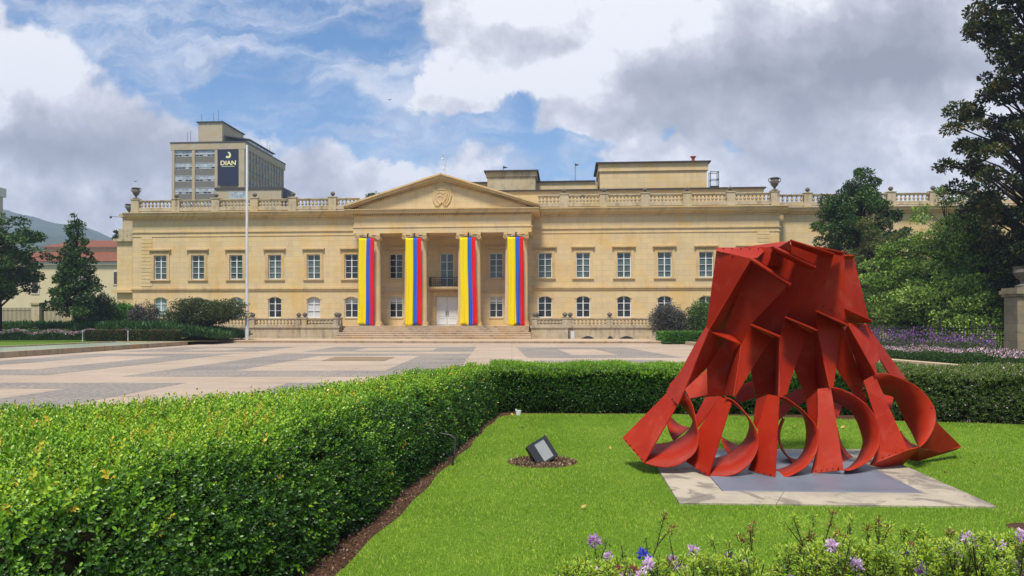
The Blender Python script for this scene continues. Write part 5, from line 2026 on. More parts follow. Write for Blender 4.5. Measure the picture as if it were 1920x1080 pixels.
# upper tier -------------------------------------------------
plate('top_plate', [(1343, 464, 0.42), (1434, 464, 0.36), (1434, 470, 0.30), (1420, 483, 0.04), (1409, 484.5, 0.0), (1343, 470, 0.30)])
plate('upper_panel', [(1343, 470, 0.30), (1409, 485, 0.0), (1329.6, 619, 0.02), (1325, 610, 0.22)])
plate('fold_wall', [(1409, 485, 0.0), (1394, 525, 0.26), (1360, 616, 0.36), (1329.6, 619, 0.02)])
plate('upper_panel', [(1409, 487, 0.14), (1476, 536, -0.02), (1411, 605, 0.0), (1391, 645, 0.06), (1360, 617, 0.26), (1394, 525, 0.22)])
lipped((1409, 482), (1484, 529.5), 5.5, 9)
plate('upper_panel', [(1420, 470, 0.35), (1436, 464, 0.35), (1452, 463, 0.12), (1438, 498, 0.15), (1412, 482, 0.3)])
plate('top_plate', [(1396, 463, 0.52), (1467, 453, 0.45), (1474, 454, 0.40), (1461, 463, 0.16), (1452, 462, 0.12), (1434, 464, 0.34)])
plate('fold_wall', [(1452, 462, 0.12), (1438, 498, 0.18), (1462, 500, 0.38)])
plate('upper_panel', [(1458, 466, 0.34), (1527, 505, 0.10), (1473, 594, 0.10), (1463, 631, 0.10), (1400, 612, 0.42), (1428, 545, 0.48), (1446, 510, 0.46)])
plate('fold_wall', [(1452, 463, 0.10), (1458, 466, 0.36), (1446, 512, 0.48), (1438, 498, 0.18)])
lipped((1452, 460.5), (1531, 497.5), 4.5, 9)
plate('upper_panel', [(1461, 463, 0.18), (1474, 455, 0.42), (1482, 451, 0.22), (1482, 472, 0.3)])
plate('upper_panel', [(1483, 451, 0.34), (1564, 475, 0.14), (1552, 520, 0.14), (1537, 560, 0.12), (1530, 582, 0.1), (1533, 620, 0.08), (1466, 600, 0.40), (1485, 560, 0.44), (1484, 500, 0.42)])
lipped((1481.5, 448.5), (1565, 474), 2.0, 10)
plate('upper_panel', [(1527, 463, 0.32), (1584, 474, 0.22), (1583, 577, 0.16), (1590, 610, 0.06), (1529, 583, 0.24), (1536, 560, 0.24)])
lipped((1530, 461.5), (1586, 472.5), 1.6, 6)
plate('upper_panel', [(1583, 483, 0.24), (1601, 484, 0.34), (1617, 548, 0.32), (1630, 603, 0.28), (1582, 578, 0.18)])
plate('flange', [(1583, 479.5, 0.22), (1602, 479.5, 0.2), (1598, 487, 0.34), (1583, 487, 0.24)])
plate('top_plate', [(1436, 476, 0.62), (1468, 456, 0.62), (1500, 462, 0.62), (1520, 500, 0.66), (1440, 500, 0.66)])
boltline((1348, 466, 0.33), (1430, 466.5, 0.30), 5)
boltline((1347, 474, 0.28), (1400, 487, 0.02), 3)
boltline((1413, 486, -0.10), (1480, 531, -0.12), 6)
boltline((1455, 463.5, 0.0), (1527, 500, 0.02), 6)
boltline((1408, 600, 0.2), (1455, 622, 0.2), 3)
# middle flanges ----------------------------------------------
plate('flange', [(1328.5, 620.5, -0.02), (1338, 618.5, 0.16), (1359, 616.5, 0.22), (1386, 641, 0.06), (1390.5, 645.5, 0.0)])
lipped((1408, 606.5), (1464, 629.5), 2.2, 4, 0.3, -0.12)
lipped((1472, 592.5), (1533.5, 618), 1.8, 4, 0.3, -0.12)
lipped((1529.5, 581), (1590, 608), 1.8, 4, 0.3, -0.12)
plate('flange', [(1582, 577.5, 0.0), (1635, 602, -0.02), (1632, 606, 0.04), (1590, 606, 0.32)])
# leg one ---------------------------------------------------------
plate('leg_panel', [(1325, 610.5, 0.2), (1328.7, 620, -0.02), (1283, 729.6, -0.04), (1270, 758, -0.04), (1248, 740, 0.2), (1256, 720, 0.24), (1273, 701, 0.26), (1302.6, 646, 0.26)])
plate('leg_wall', [(1328.8, 621, 0.0), (1362, 634, 0.2), (1326, 689, 0.38), (1284, 729, -0.02)])
plate('leg_panel', [(1362, 634, 0.2), (1380, 645, 0.24), (1358, 741, 0.54), (1327, 742.6, 0.55), (1326, 689, 0.38)])
plate('leg_wall', [(1380, 645, 0.24), (1391, 646.5, 0.0), (1377, 743, 0.0), (1358, 741, 0.54)])
# leg two
plate('leg_panel', [(1407.5, 610.5, 0.03), (1447, 633, 0.12), (1408, 695, 0.12), (1378, 745, 0.02), (1391.5, 645, 0.0)])
plate('leg_panel', [(1447, 634, 0.2), (1458, 634, 0.2), (1452, 742, 0.55), (1434, 741, 0.54), (1418, 748, 0.57), (1411, 711, 0.45), (1408, 695, 0.4)])
plate('leg_wall', [(1458, 634, 0.2), (1463.5, 632, 0.0), (1461.5, 743, 0.0), (1452, 742, 0.55)])
# leg three
plate('leg_panel', [(1472.5, 596, 0.05), (1516, 622, 0.12), (1503, 656, 0.12), (1489, 692.6, 0.12), (1475, 740, 0.03), (1461.5, 743.5, 0.0), (1463.5, 631, 0.0)])
plate('leg_panel', [(1516, 623, 0.17), (1527, 625, 0.18), (1533, 731, 0.51), (1512, 750, 0.57), (1505.7, 729.6, 0.51), (1489, 692, 0.39)])
plate('leg_wall', [(1527, 624, 0.17), (1533, 620, 0.0), (1557, 726, 0.0), (1533, 731, 0.51)])
# leg four
plate('leg_panel', [(1530.5, 584, 0.04), (1579, 611, 0.12), (1573, 650, 0.12), (1567.5, 692, 0.12), (1563, 725, 0.03), (1557, 726.5, 0.0), (1533, 619, 0.0)])
plate('leg_panel', [(1579, 612, 0.14), (1584, 622, 0.17), (1617, 714, 0.46), (1618, 735, 0.52), (1604, 744, 0.55), (1595, 730, 0.51), (1568, 690, 0.38)])
plate('leg_wall', [(1584, 620, 0.16), (1590, 609.5, 0.0), (1641, 701, 0.0), (1617, 714.5, 0.46)])
# leg five
plate('leg_panel', [(1590, 605, 0.03), (1627, 608, 0.14), (1652, 672, 0.14), (1641, 683, 0.06), (1645, 700, 0.02), (1641, 701.5, 0.0)])
plate('leg_panel', [(1627, 607, 0.14), (1632, 618, 0.15), (1679, 683, 0.36), (1701, 712, 0.45), (1668, 702, 0.26), (1652, 676, 0.16)])
# feet ---------------------------------------------------------------
plate('foot_panel', [(1248, 739, 0.20), (1272, 755, -0.03), (1229.5, 829, 0.0), (1207, 868, 0.0), (1166.5, 821, 0.30)])
plate('foot_panel', [(1351, 742.5, 0.14), (1371, 755, -0.02), (1352, 815, -0.01), (1328, 893.5, 0.0), (1286, 865.5, 0.22), (1304, 846, 0.22), (1311, 803, 0.22)])
plate('foot_panel', [(1439, 739, 0.14), (1461, 743, -0.02), (1453, 895, 0.0), (1402, 881, 0.20), (1421, 840, 0.20), (1421, 801, 0.20)])
plate('foot_panel', [(1533, 729, 0.12), (1558, 726.5, -0.02), (1582, 881, 0.0), (1520, 888, 0.14), (1529, 850, 0.16), (1534, 820, 0.16)])
plate('foot_panel', [(1619, 714, 0.12), (1640, 702, -0.02), (1703, 844, 0.0), (1631, 872, 0.14), (1649, 838, 0.16), (1649, 805, 0.16)])
plate('foot_underside', [(1703, 844, 0.01), (1723, 839, 0.05), (1692, 873.5, 0.42), (1658, 878.5, 0.40), (1631, 872, 0.16)])
plate('foot_wall', [(1323, 744, 0.36), (1351, 743, 0.16), (1319, 787, 0.24), (1308, 800, 0.25), (1303, 782, 0.38)])
plate('foot_wall', [(1418, 748, 0.36), (1437, 741, 0.18), (1419, 803, 0.24), (1412, 792, 0.36)])
plate('foot_wall', [(1512, 750, 0.36), (1532, 733, 0.16), (1531, 800, 0.22), (1515, 780, 0.36)])
plate('foot_wall', [(1604, 744, 0.36), (1619, 735, 0.16), (1624, 757, 0.2)])
plate('foot_panel', [(1755, 790, 0.22), (1802.5, 837, 0.5), (1764, 849, 0.5), (1727, 840, 0.36), (1744, 818, 0.2)])
plate('foot_underside', [(1723, 840, 0.12), (1740, 845, 0.4), (1764, 849, 0.5), (1802, 838, 0.5), (1793, 844, 0.75), (1721, 865, 0.6), (1702, 861, 0.5)])
boltline((1170, 822, 0.28), (1207, 865, 0.0), 5)
boltline((1331, 605, 0.2), (1327, 575, 0.22), 2)
boltline((1290, 862, 0.18), (1325, 889, 0.0), 4)
boltline((1406, 879, 0.16), (1449, 891, 0.0), 4)
boltline((1524, 884, 0.1), (1577, 877, 0.0), 5)
boltline((1636, 866, 0.1), (1698, 841, 0.0), 5)
boltline((1476, 603, 0.03), (1512, 618, 0.08), 3)
boltline((1536, 592, 0.02), (1574, 606, 0.08), 3)
boltline((1594, 612, 0.02), (1626, 612, 0.12), 3)
boltline((1488, 578, 0.2), (1524, 596, 0.1), 3)
boltline((1540, 572, 0.2), (1578, 590, 0.1), 3)
boltline((1465, 752, 0.03), (1467, 762, 0.1), 2)
boltline((1252, 742, 0.16), (1268, 754, -0.02), 3)
boltline((1275, 735, 0.02), (1262, 757, 0.0), 3)
# rings: near edge and far edge curves -------------------------------------


def cr(pts, m_=6):
    """Catmull-Rom through pts"""
    P_ = [np.array(p, float) for p in pts]
    P_ = [2 * P_[0] - P_[1]] + P_ + [2 * P_[-1] - P_[-2]]
    out = []
    for i in range(1, len(P_) - 2):
        for k in range(m_):
            t = k / m_
            a_, b_, c_, d_ = P_[i - 1], P_[i], P_[i + 1], P_[i + 2]
            out.append(0.5 * ((2 * b_) + (-a_ + c_) * t + (2 * a_ - 5 * b_ + 4 * c_ - d_) * t * t + (-a_ + 3 * b_ - 3 * c_ + d_) * t ** 3))
    out.append(P_[-2])
    return out


def resample(c, n_):
    c = np.array(c)
    s_ = np.concatenate([[0], np.cumsum(np.linalg.norm(np.diff(c[:, :2], axis=0), axis=1))])
    q = np.linspace(0, s_[-1], n_)
    return np.stack([np.interp(q, s_, c[:, i]) for i in range(c.shape[1])], 1)


def ring(near_, far_, name='ring', nseg=44):
    a_ = resample(cr(near_), nseg)
    b_ = resample(cr(far_), nseg)
    vs = [W3(p) for p in a_] + [W3(p) for p in b_]
    fs = [(i, i + 1, nseg + i + 1, nseg + i) for i in range(nseg - 1)]
    o_ = MB().add(vs, fs).build(name, M_PAINT, scu, smooth='all')
    s_ = o_.modifiers.new('steel', 'SOLIDIFY')
    s_.thickness = 0.012
    s_.offset = 0
    for k in range(8, nseg - 4, 9):
        bolts.append(W3(a_[k]).lerp(W3(b_[k]), 0.07))
    return o_


ring([(1282, 735, 0), (1297, 757, 0), (1306, 794, 0), (1310, 816, 0), (1304.5, 846, 0), (1282, 866, 0), (1260, 875, 0), (1234, 875, 0), (1207, 868, 0)],
     [(1271, 755, 0.05), (1278.5, 760, 0.2), (1290, 774, 0.34), (1299, 789, 0.4), (1293, 804, 0.42), (1280, 818, 0.42), (1262, 827, 0.42), (1246, 831, 0.40), (1226, 833, 0.38)])
ring([(1358, 743, 0), (1377, 753, 0), (1395.6, 772, 0), (1414, 799.6, 0), (1421.5, 820, 0), (1420.6, 840, 0), (1410, 864, 0), (1390, 883, 0), (1368, 892, 0), (1340, 895, 0), (1328, 894, 0)],
     [(1365, 757, 0.1), (1377, 759, 0.2), (1394, 774, 0.3), (1404, 788.5, 0.4), (1405, 801.5, 0.42), (1399, 820, 0.42), (1386, 836.7, 0.42), (1368, 851, 0.42), (1351, 857, 0.40), (1340, 859, 0.38), (1331, 860, 0.36)])
ring([(1461, 744, 0), (1473, 746, 0), (1499, 764, 0), (1520, 785, 0), (1532.6, 803, 0), (1534, 824, 0), (1529, 850, 0), (1512, 874, 0), (1484, 891, 0), (1458.5, 898, 0), (1452, 895, 0)],
     [(1461, 748, 0.25), (1477, 757, 0.34), (1494, 766, 0.4), (1507, 783, 0.42), (1512, 807, 0.42), (1510, 835, 0.42), (1503, 851.5, 0.42), (1488, 868, 0.42), (1470, 877, 0.4), (1460, 880, 0.38), (1453, 881, 0.36)])
ring([(1558, 726, 0), (1574, 729, 0), (1596.7, 739, 0), (1619, 754, 0), (1635, 771.7, 0), (1645.6, 794, 0), (1649.6, 814.5, 0), (1647.6, 837, 0), (1637, 855, 0), (1621, 869.5, 0), (1594.6, 881.7, 0), (1582, 881, 0)],
     [(1562, 751, 0.36), (1572, 756, 0.4), (1582, 761.5, 0.42), (1596.7, 771.7, 0.42), (1607, 790, 0.42), (1615, 812.4, 0.42), (1618, 831, 0.42), (1611, 853, 0.42), (1605, 863, 0.42), (1592.6, 875.6, 0.36), (1584, 880, 0.3)])
ring([(1640, 702, 0), (1658, 700, 0), (1686, 708.5, 0), (1719, 725, 0), (1741, 747, 0), (1752.5, 767.6, 0), (1754.6, 788, 0), (1747.4, 810, 0), (1735, 829, 0), (1723, 839, 0)],
     [(1644, 733, 0.4), (1660, 739, 0.5), (1676, 745, 0.52), (1686, 765.6, 0.54), (1698.5, 792, 0.5), (1706, 805, 0.45), (1711, 814.5, 0.4), (1717, 828, 0.25), (1722, 838, 0.06)])
# rear arcs seen through the rings
BK = 0.75
for near_, far_ in (
    ([(1251, 788, 0.72), (1252, 800, 0.72), (1256, 813, 0.7), (1263, 827, 0.62)], [(1256, 781, BK + 0.35), (1267, 791, BK + 0.35), (1277, 798, BK + 0.35), (1293, 802, BK + 0.35)]),
    ([(1350, 815, 0.72), (1353, 824, 0.72), (1359, 841, 0.72), (1367, 852, 0.62)], [(1353, 820, BK + 0.35), (1362, 825, BK + 0.35), (1374, 831, BK + 0.35), (1388, 836, BK + 0.35)]),
    ([(1467, 783, 0.9), (1459, 806, 0.9), (1460, 830, 0.85), (1470, 850, 0.75), (1488, 868, 0.6)], [(1471, 786, 1.1), (1463, 808, 1.1), (1464, 830, 1.1), (1477, 855, 1.0), (1497, 863, 0.9)]),
    ([(1569, 800, 0.8), (1571, 828, 0.8), (1577, 850, 0.8), (1582, 868, 0.7), (1593, 876, 0.6)], [(1570, 803, 1.1), (1577, 830, 1.1), (1588, 848, 1.0), (1597, 856, 1.0), (1606, 863, 0.8)]),
    ([(1688, 808, 0.6), (1692, 820, 0.6), (1698, 832, 0.6), (1704, 844, 0.4)], [(1690, 812, 0.9), (1700, 824, 0.9), (1710, 832, 0.8), (1723, 838, 0.4)]),
):
    ring(near_, far_, 'rear_ring', 24)
# rear leg pieces between the front legs
plate('rear_panel', [(1284, 729.6, 0.85), (1325, 692, 0.95), (1327, 741, 0.85), (1293, 747, 0.75)])
plate('rear_panel', [(1378, 748, 0.85), (1393.7, 720, 0.95), (1411, 713.5, 0.95), (1415, 745, 0.85), (1388, 754.6, 0.75)])
plate('rear_panel', [(1471.5, 743.5, 0.9), (1485, 734, 0.95), (1502, 727, 0.95), (1512, 752, 0.85), (1497, 757, 0.8)])
plate('rear_panel', [(1468, 754, 0.9), (1486, 761, 0.85), (1471, 778, 0.75), (1460, 787, 0.75), (1461, 763, 0.85)])
plate('rear_panel', [(1563, 753, 0.9), (1581, 759, 0.85), (1570, 784, 0.75), (1564, 770, 0.75)])
plate('rear_panel', [(1654, 739, 0.9), (1676, 744, 0.85), (1671, 766, 0.75), (1660, 760, 0.75)])
plate('rear_panel', [(1591, 736, 0.8), (1603, 738, 0.75), (1606, 745, 0.7), (1596, 745, 0.7)])
# rear shell closing the volume of the fan (seen only from other sides)
rearx = [1345, 1405, 1465, 1525, 1580, 1600]
for i in range(5):
    xa, xb = rearx[i], rearx[i + 1]
    plate('rear_shell_panel', [(xa, 476, 0.72), (xb, 480, 0.82 if i % 2 else 0.98), (xb + 12 if i > 2 else xb, 650, 0.8 if i % 2 else 0.96), (xa, 650, 0.7)])
bolt0 = MB().ball((0, 0, 0), 0.009, 5).build('bolt', M_BOLT, scu, smooth='all')
for n_, q in enumerate(bolts[:100]):
    b_ = bolt0 if n_ == 0 else bolt0.copy()
    if n_:
        COL.objects.link(b_)
        b_.parent = scu
    b_.location = (q.x, q.y - 0.006, q.z)

# ================================================================== SMALL THINGS
# floodlight in the lawn
fl = empty('floodlight', (0.36, 8.72, 0.03), R(18))
thing(fl, 'black box floodlight with grey glass, tilted in a bare patch of the lawn', 'floodlight')
M_LENS = plain('grey_lens', (0.34, 0.36, 0.36), 0.25, 0.5, 0, 0.1)


def tilted(m, ry, rx, off):
    mt = Matrix.Translation(off) @ Matrix.Rotation(ry, 4, 'Y') @ Matrix.Rotation(rx, 4, 'X')
    m.v = [tuple(mt @ Vector(v)) for v in m.v]
    return m


tl = dict(ry=R(-28), rx=R(-22), off=Vector((0, 0, 0.13)))
tilted(MB().box(-0.145, 0.125, -0.02, 0.10, -0.14, 0.14).box(-0.10, 0.08, 0.10, 0.16, -0.1, 0.1), **tl).build('housing', M_BLACK, fl, bevel=0.008)
tilted(MB().box(-0.145, -0.055, -0.035, -0.0205, -0.14, 0.14).box(0.08, 0.125, -0.035, -0.0205, -0.14, 0.14).box(-0.055, 0.08, -0.035, -0.0205, 0.115, 0.14).box(-0.055, 0.08, -0.035, -0.0205, -0.14, -0.115), **tl).build('bezel', M_BLACK, fl)
tilted(MB().box(-0.055, 0.08, -0.026, -0.0203, -0.115, 0.115), **tl).build('glass', M_LENS, fl)
MB().tube([(-0.12, 0.0, -0.02), (-0.13, 0.02, 0.12)], 0.012, 5).tube([(0.12, 0.0, -0.02), (0.10, 0.02, 0.10)], 0.012, 5).build('bracket', M_BLACK, fl)
# litter soil patch
n = 1500
a = rng.random(n) * 2 * PI
r_ = rng.random(n) ** 0.5
pp = np.stack([0.36 + 0.40 * r_ * np.cos(a), 8.72 + 0.36 * r_ * np.sin(a), 0.03 + 0.015 * rng.random(n)], 1)
m, t, b = newmat('dry_litter')
aa = t.n.new('ShaderNodeAttribute')
aa.attribute_name = 'tint'
t.l.new(t.ramp(aa.outputs['Fac'], [(0, (0.03, 0.02, 0.012)), (0.6, (0.16, 0.09, 0.05)), (1, (0.42, 0.30, 0.17))]), b.inputs['Base Color'])
M_LIT = m
sheet('bare_soil', [(0.36 + 0.42 * math.cos(k * PI / 10), 8.72 + 0.38 * math.sin(k * PI / 10)) for k in range(20)], 0.034, M_SOIL)
o = scatter_leaves('leaf_litter', pp, np.tile([0, 0, 0.25], (n, 1)), rng.uniform(0.012, 0.035, n), rng.random(n), M_LIT, spread=1.0)
tag(o, 'brown leaf litter in the bare patch round the floodlight', 'leaf litter', kind='stuff')
n = 9000
y = rng.uniform(3.6, 13.5, n)
x = XI(y) + rng.random(n) * 0.34 - 0.05
ok = x < EDGE(y)
x, y = x[ok], y[ok]
n = len(x)
o = scatter_leaves('leaf_litter', np.stack([x, y, 0.018 + 0.02 * rng.random(n)], 1), np.tile([0, 0, 0.25], (n, 1)), rng.uniform(0.008, 0.022, n), rng.random(n) * 0.8, M_LIT, spread=1.0)
tag(o, 'crumbly brown soil and litter along the foot of the long hedge', 'leaf litter', kind='stuff')
# second bare patch at right
sheet('bare_soil', [(4.13 + 0.18 * math.cos(k * PI / 10), 5.9 + 0.14 * math.sin(k * PI / 10)) for k in range(20)], 0.034, M_SOIL)
# irrigation hose
hp = gnd(835, 876)
o = MB().tube([(-0.92, 8.9, 0.34), (-0.85, 8.75, 0.36), (-0.72, 8.7, 0.345), (-0.66, 8.66, 0.30), (-0.665, 8.55, 0.15), (-0.69, 8.5, 0.02)], 0.014, 7).build('garden_hose', M_BLACK, smooth=True)
thing(o, 'black hose arching out of the long hedge onto the soil', 'hose')
# white cup
x, y = gnd(972, 782)
cup = MB().lathe([(0.045, 0), (0.055, 0.10), (0.05, 0.10), (0.042, 0.01)], (0, 0, 0), 12).box(-0.055, -0.03, -0.03, 0.03, 0.10, 0.12).build('white_cup', M_WHITE, smooth=True)
cup.location = (x, y, 0.02)
thing(cup, 'small white plastic cup at the back corner of the lawn', 'cup')
# fallen leaves
M_FALL = plain('dry_leaf', (0.62, 0.42, 0.12), 0.7, 0.2, 0, 0.2, 30)
fall = [(1095, 952, 'pale fallen leaf on the grass below the floodlight'), (1144, 841, 'fallen leaf between the floodlight and the sculpture'), (1826, 870, 'orange fallen leaf on the grass right of the slab'),
        (1772, 888, 'small fallen leaf just off the right side of the slab'), (1490, 801, 'fallen leaf on the grass seen through the third ring'), (1580, 802, 'fallen leaf on the grass seen through the fourth ring'),
        (960, 778, 'tiny fallen leaf beside the white cup'), (1087, 780, 'fallen leaf at the foot of the back hedge'), (980, 803, 'tiny pale leaf on the lawn near the hedge corner')]
for i, (px_, py_, lab) in enumerate(fall):
    x, y = gnd(px_, py_, 0.05)
    s_ = 0.03 if py_ > 830 else 0.04
    m = MB().add([(-s_, 0, 0), (-0.3 * s_, 0.55 * s_, 0.012), (0.5 * s_, 0.5 * s_, 0.01), (s_, 0.1 * s_, 0.016), (0.4 * s_, -0.5 * s_, 0.002), (-0.4 * s_, -0.5 * s_, 0.004), (0, 0, -0.004)],
                 [(0, 6, 1), (1, 6, 2), (2, 6, 3), (3, 6, 4), (4, 6, 5), (5, 6, 0)])
    o = m.build('fallen_leaf', M_FALL)
    o.location = (x, y, 0.058)
    o.rotation_euler = (0.2, -0.3, i * 1.3)
    thing(o, lab, 'leaf', 'fallen leaves on the lawn')
# bollard lights by the left pool
for (px_, py_, lab) in ((155, 640, 'thin white stake light left of the red and green hedge'), (240, 643, 'thin white stake light in front of the red and green hedge')):
    o = MB().lathe([(0.04, 0), (0.04, 0.75), (0.06, 0.78), (0.06, 0.86)], n=8).build('stake_light', M_POLE, smooth=True)
    o.location = at(px_, py_, 58.9)
    o.location.z = 0.28
    thing(o, lab, 'garden light', 'stake lights by the pool')
# birds
for (px_, py_, Y, lab) in ((252, 340, 60, 'tiny dark bird flying left of the palace roof'), (730, 187, 60, 'tiny dark speck of a bird in the blue sky above the roof')):
    q = at(px_, py_, Y)
    o = MB().add([(0, 0, 0), (0.22, 0.04, 0.07), (0.10, 0.10, 0.02), (-0.22, 0.04, 0.08), (-0.10, 0.10, 0.02), (0, 0.2, 0)], [(0, 1, 2), (0, 4, 3), (0, 2, 5, 4)]).build('bird', M_BLACK)
    o.location = q
    thing(o, lab, 'bird')

# ================================================================== FOREGROUND SHRUBS
M_HEATH = leafmat('heath_leaf', [(0, (0.05, 0.07, 0.02)), (0.45, (0.11, 0.22, 0.03)), (0.72, (0.30, 0.46, 0.03)), (0.88, (0.50, 0.58, 0.06)), (0.93, (0.22, 0.07, 0.03)), (1, (0.16, 0.04, 0.03))], 0.45, 0.25)
M_LILAC = leafmat('lilac_petal', [(0, (0.42, 0.17, 0.50)), (0.6, (0.70, 0.42, 0.72)), (1, (0.90, 0.78, 0.86))], 0.6, 0.3, 0.1)
M_VIOLET = leafmat('violet_petal', [(0, (0.05, 0.06, 0.6)), (1, (0.2, 0.22, 0.85))], 0.6, 0.3, 0.1)
M_CRIM = leafmat('crimson_petal', [(0, (0.3, 0.03, 0.06)), (1, (0.6, 0.25, 0.3))], 0.6, 0.3, 0.1)
M_STEM = plain('woody_stem', (0.07, 0.045, 0.025), 0.8)
NARROW = np.array([(0, 0, 0), (0.16, 0.55, 0.04), (0, 1.0, 0), (-0.16, 0.55, 0.04)])


def heath(name, bx_, by_, tips, label, dens=1.0):
    """tips: (px, py, Y, kind); stems rise from the base to each tip"""
    e = empty(name, (bx_, by_, 0))
    thing(e, label, 'shrub', 'flowering shrubs in the foreground')
    st_ = MB()
    P_, U_, S_, T_ = [], [], [], []
    fl_ = []
    for (px_, py_, Y, kd) in tips:
        tip = at(px_, py_, Y)
        tip = Vector((tip.x - bx_, tip.y - by_, tip.z))
        side = random.uniform(-0.16, 0.16)
        base_ = Vector((tip.x * 0.6 - side, tip.y * 0.6, max(0.0, tip.z - 0.5)))
        mid = base_.lerp(tip, 0.5) + Vector((-side * 0.25, random.uniform(-.03, .03), -0.01))
        q3 = mid.lerp(tip, 0.55) + Vector((side * 0.10, 0, 0.0))
        st_.tube([base_, mid, q3, tip], [0.0045, 0.003, 0.0022, 0.0016], 5)
        tuft = kd in ('g', 'r')
        # feathery leaves all along the shoot
        nl = int((34 if tuft else 46) * dens)
        for j in range(nl):
            t_ = 1 - (j + 0.5) / nl
            q = mid.lerp(q3, t_ * 2) if t_ < 0.5 else q3.lerp(tip, t_ * 2 - 1)
            ax_ = (tip - mid).normalized()
            a_ = j * 2.4
            s1 = ax_.cross(Vector((0.3, 0.9, 0.1))).normalized()
            s2 = ax_.cross(s1)
            out = (s1 * math.cos(a_) + s2 * math.sin(a_) + ax_ * (0.7 if tuft else 0.45)).normalized()
            P_.append(q)
            U_.append(out)
            S_.append(random.uniform(0.014, 0.026))
            T_.append(random.gauss(0.45 if tuft else 0.34, 0.13))
        if tuft:
            # crowded rosettes at the tip and on two or three side twigs
            heads = [(tip, 1.0)]
            for _ in range(random.choice([1, 2, 3])):
                d0 = Vector((random.uniform(-1, 1), random.uniform(-0.6, 0.6), random.uniform(-0.9, 0.2)))
                h_ = tip + d0 * random.uniform(0.03, 0.065)
                st_.tube([q3, h_], [0.0018, 0.0012], 4)
                heads.append((h_, random.uniform(0.7, 1.0)))
            for (h_, k_) in heads:
                for j in range(int(44 * dens)):
                    d_ = Vector((random.gauss(0, 1), random.gauss(0, 1), random.gauss(0.55, 0.8))).normalized()
                    P_.append(h_ + d_ * 0.010 * k_ + Vector((0, 0, -random.random() * 0.03)))
                    U_.append(d_)
                    S_.append(random.uniform(0.013, 0.022) * k_)
                    T_.append(random.gauss(0.94, 0.05) if (kd == 'r' and d_.z > 0.2) else min(0.88, random.gauss(0.66 + 0.12 * d_.z, 0.11)))
        if kd in ('f', 'v', 'w', 'c'):
            fl_.append((tip, kd))
    st_.build('stem', M_STEM, e)
    pa = np.array([tuple(v) for v in P_])
    ua = np.array([tuple(v) for v in U_])
    sa_ = np.array(S_)
    fc = norm(np.tile([0, -0.2, 1.0], (len(pa), 1)) + 0.4 * rng.normal(size=pa.shape))
    npmesh('foliage', place(NARROW, pa, ua, fc, sa_), 4, LEAF4F, M_HEATH, np.array(T_), e)
    for (tip, kd) in fl_:
        k_ = 130
        rad = {'f': 0.026, 'v': 0.026, 'w': 0.02, 'c': 0.024}[kd]
        d_ = norm(rng.normal(size=(k_, 3)) + np.array([0, 0, 0.4]))
        pos = np.array(tuple(tip)) + d_ * rad * rng.uniform(0.1, 0.7, (k_, 1)) + rng.normal(size=(k_, 3)) * 0.004
        mt = {'f': M_LILAC, 'v': M_VIOLET, 'w': M_LILAC, 'c': M_CRIM}[kd]
        ti = rng.random(k_) * (0.7 if kd == 'f' else 0.5) + (0.5 if kd == 'w' else 0)
        V = place(NARROW * np.array([1.3, 1, 1]), pos, d_, norm(rng.normal(size=(k_, 3))), rng.uniform(0.010, 0.019, k_))
        npmesh('flower', V, 4, LEAF4F, mt, ti, e)
    return e


def T(px_, py_, kd, Y=None):
    return (px_, py_, Y if Y else random.uniform(2.75, 3.15), kd)


def fill(x0, x1, n_, ytop, kd='g', Y=(2.5, 3.1)):
    out = []
    for _ in range(int(n_ * 1.5)):
        x_ = random.uniform(x0, x1)
        y_ = random.uniform(ytop(x_), 1110)
        out.append((x_, y_, random.uniform(*Y), kd if random.random() < 0.8 else random.choice(['r', 'r', 'n', 'n', 'n', 'w', 'f'])))
    return out


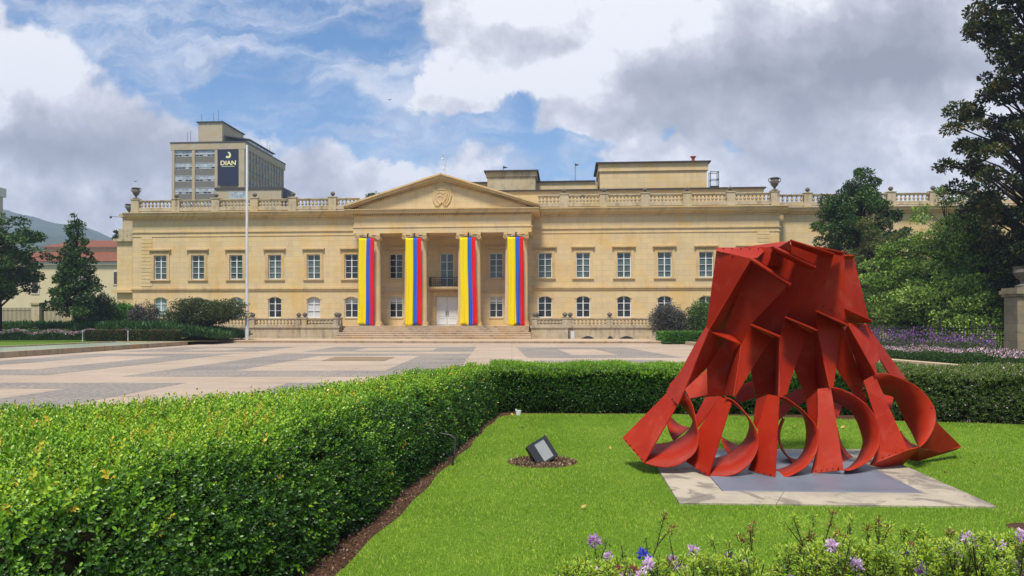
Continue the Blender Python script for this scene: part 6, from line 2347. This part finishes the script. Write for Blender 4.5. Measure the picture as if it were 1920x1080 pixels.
top = lambda x_: np.interp(x_, [1040, 1100, 1180, 1300, 1400, 1500, 1600, 1700, 1800, 1920], [1068, 1052, 1050, 1040, 1038, 1010, 1012, 1018, 1010, 1002])
groups = [
    (0.25, 2.85, [T(1114, 1015, 'f'), T(1140, 1012, 'n'), T(1165, 1022, 'n'), T(1100, 1045, 'g'), T(1140, 1045, 'w'), T(1095, 1058, 'g'), T(1160, 1072, 'c'), T(1185, 1070, 'c')] + fill(1045, 1180, 39, top),
     'leftmost foreground shrub, with a pale lilac flower leaning left on a long stem'),
    (0.55, 2.85, [T(1245, 968, 'r', 2.9), T(1255, 1005, 'n'), T(1210, 1008, 'n'), T(1219, 1056, 'v'), T(1205, 1040, 'v'), T(1300, 1032, 'w'), T(1272, 1068, 'f'), T(1262, 1052, 'w')] + fill(1185, 1330, 30, top),
     'foreground shrub with a tall feathery reddish shoot and deep blue flowers'),
    (0.85, 2.85, [T(1336, 1012, 'g'), T(1368, 1018, 'g'), T(1412, 984, 'r'), T(1408, 1004, 'r'), T(1367, 1049, 'f'), T(1403, 1058, 'f'), T(1405, 1068, 'w'), T(1455, 1072, 'f')] + fill(1320, 1460, 34, top),
     'foreground shrub with a round bright lilac flower head on an upright stem'),
    (1.15, 2.85, [T(1487, 970, 'g'), T(1525, 966, 'g'), T(1562, 962, 'r'), T(1595, 972, 'g'), T(1522, 1005, 'r'), T(1575, 1000, 'r'), T(1545, 1020, 'g')] + fill(1455, 1600, 44, top),
     'foreground shrub with several bare topped yellow green tufts below the slab'),
    (1.4, 2.85, [T(1648, 975, 'r'), T(1665, 982, 'g'), T(1625, 985, 'r'), T(1655, 1000, 'r'), T(1697, 992, 'g'), T(1725, 986, 'g'), T(1735, 1000, 'g'), T(1668, 1037, 'f'), T(1706, 1038, 'v')] + fill(1595, 1740, 50, top),
     'foreground shrub with rusty red leaf tips, in the middle of the bed'),
    (1.75, 2.85, [T(1780, 995, 'r'), T(1805, 998, 'g'), T(1822, 1012, 'f', 2.8), T(1812, 1010, 'f', 2.8), T(1772, 1028, 'w'), T(1842, 1005, 'g'), T(1765, 1045, 'w'), T(1880, 1018, 'g')] + fill(1735, 1870, 48, top),
     'foreground shrub with a big pale lilac flower cluster near the right'),
    (1.95, 2.75, [T(1892, 1062, 'f', 2.7), T(1902, 1066, 'f', 2.7), T(1884, 1068, 'f', 2.7), T(1912, 1000, 'r'), T(1918, 1020, 'g')] + fill(1850, 1960, 44, top),
     'rightmost foreground shrub, with a wide pink lilac flower in the corner of the picture'),
]
for (bx_, by_, tips, lab) in groups:
    heath('heath_shrub', bx_, by_, tips, lab)

# ================================================================== HAZE
hz = MB().box(-1500, 1500, -1500, 1500, -9.5, 320).build('haze', flat('tmp', (1, 1, 1)))
hz['kind'] = 'stuff'
tag(hz, 'thin pale haze that turns the far hills blue', 'haze')
hm = bpy.data.materials.new('air')
hm.use_nodes = True
ht = NT(hm.node_tree)
for n_ in list(ht.n):
    ht.n.remove(n_)
pv = ht.n.new('ShaderNodeVolumePrincipled')
pv.inputs['Color'].default_value = rgb(0.62, 0.76, 1.0)
pv.inputs['Density'].default_value = 0.00045
pv.inputs['Anisotropy'].default_value = 0.0
oo = ht.n.new('ShaderNodeOutputMaterial')
ht.l.new(pv.outputs[0], oo.inputs['Volume'])
hz.data.materials.clear()
hz.data.materials.append(hm)
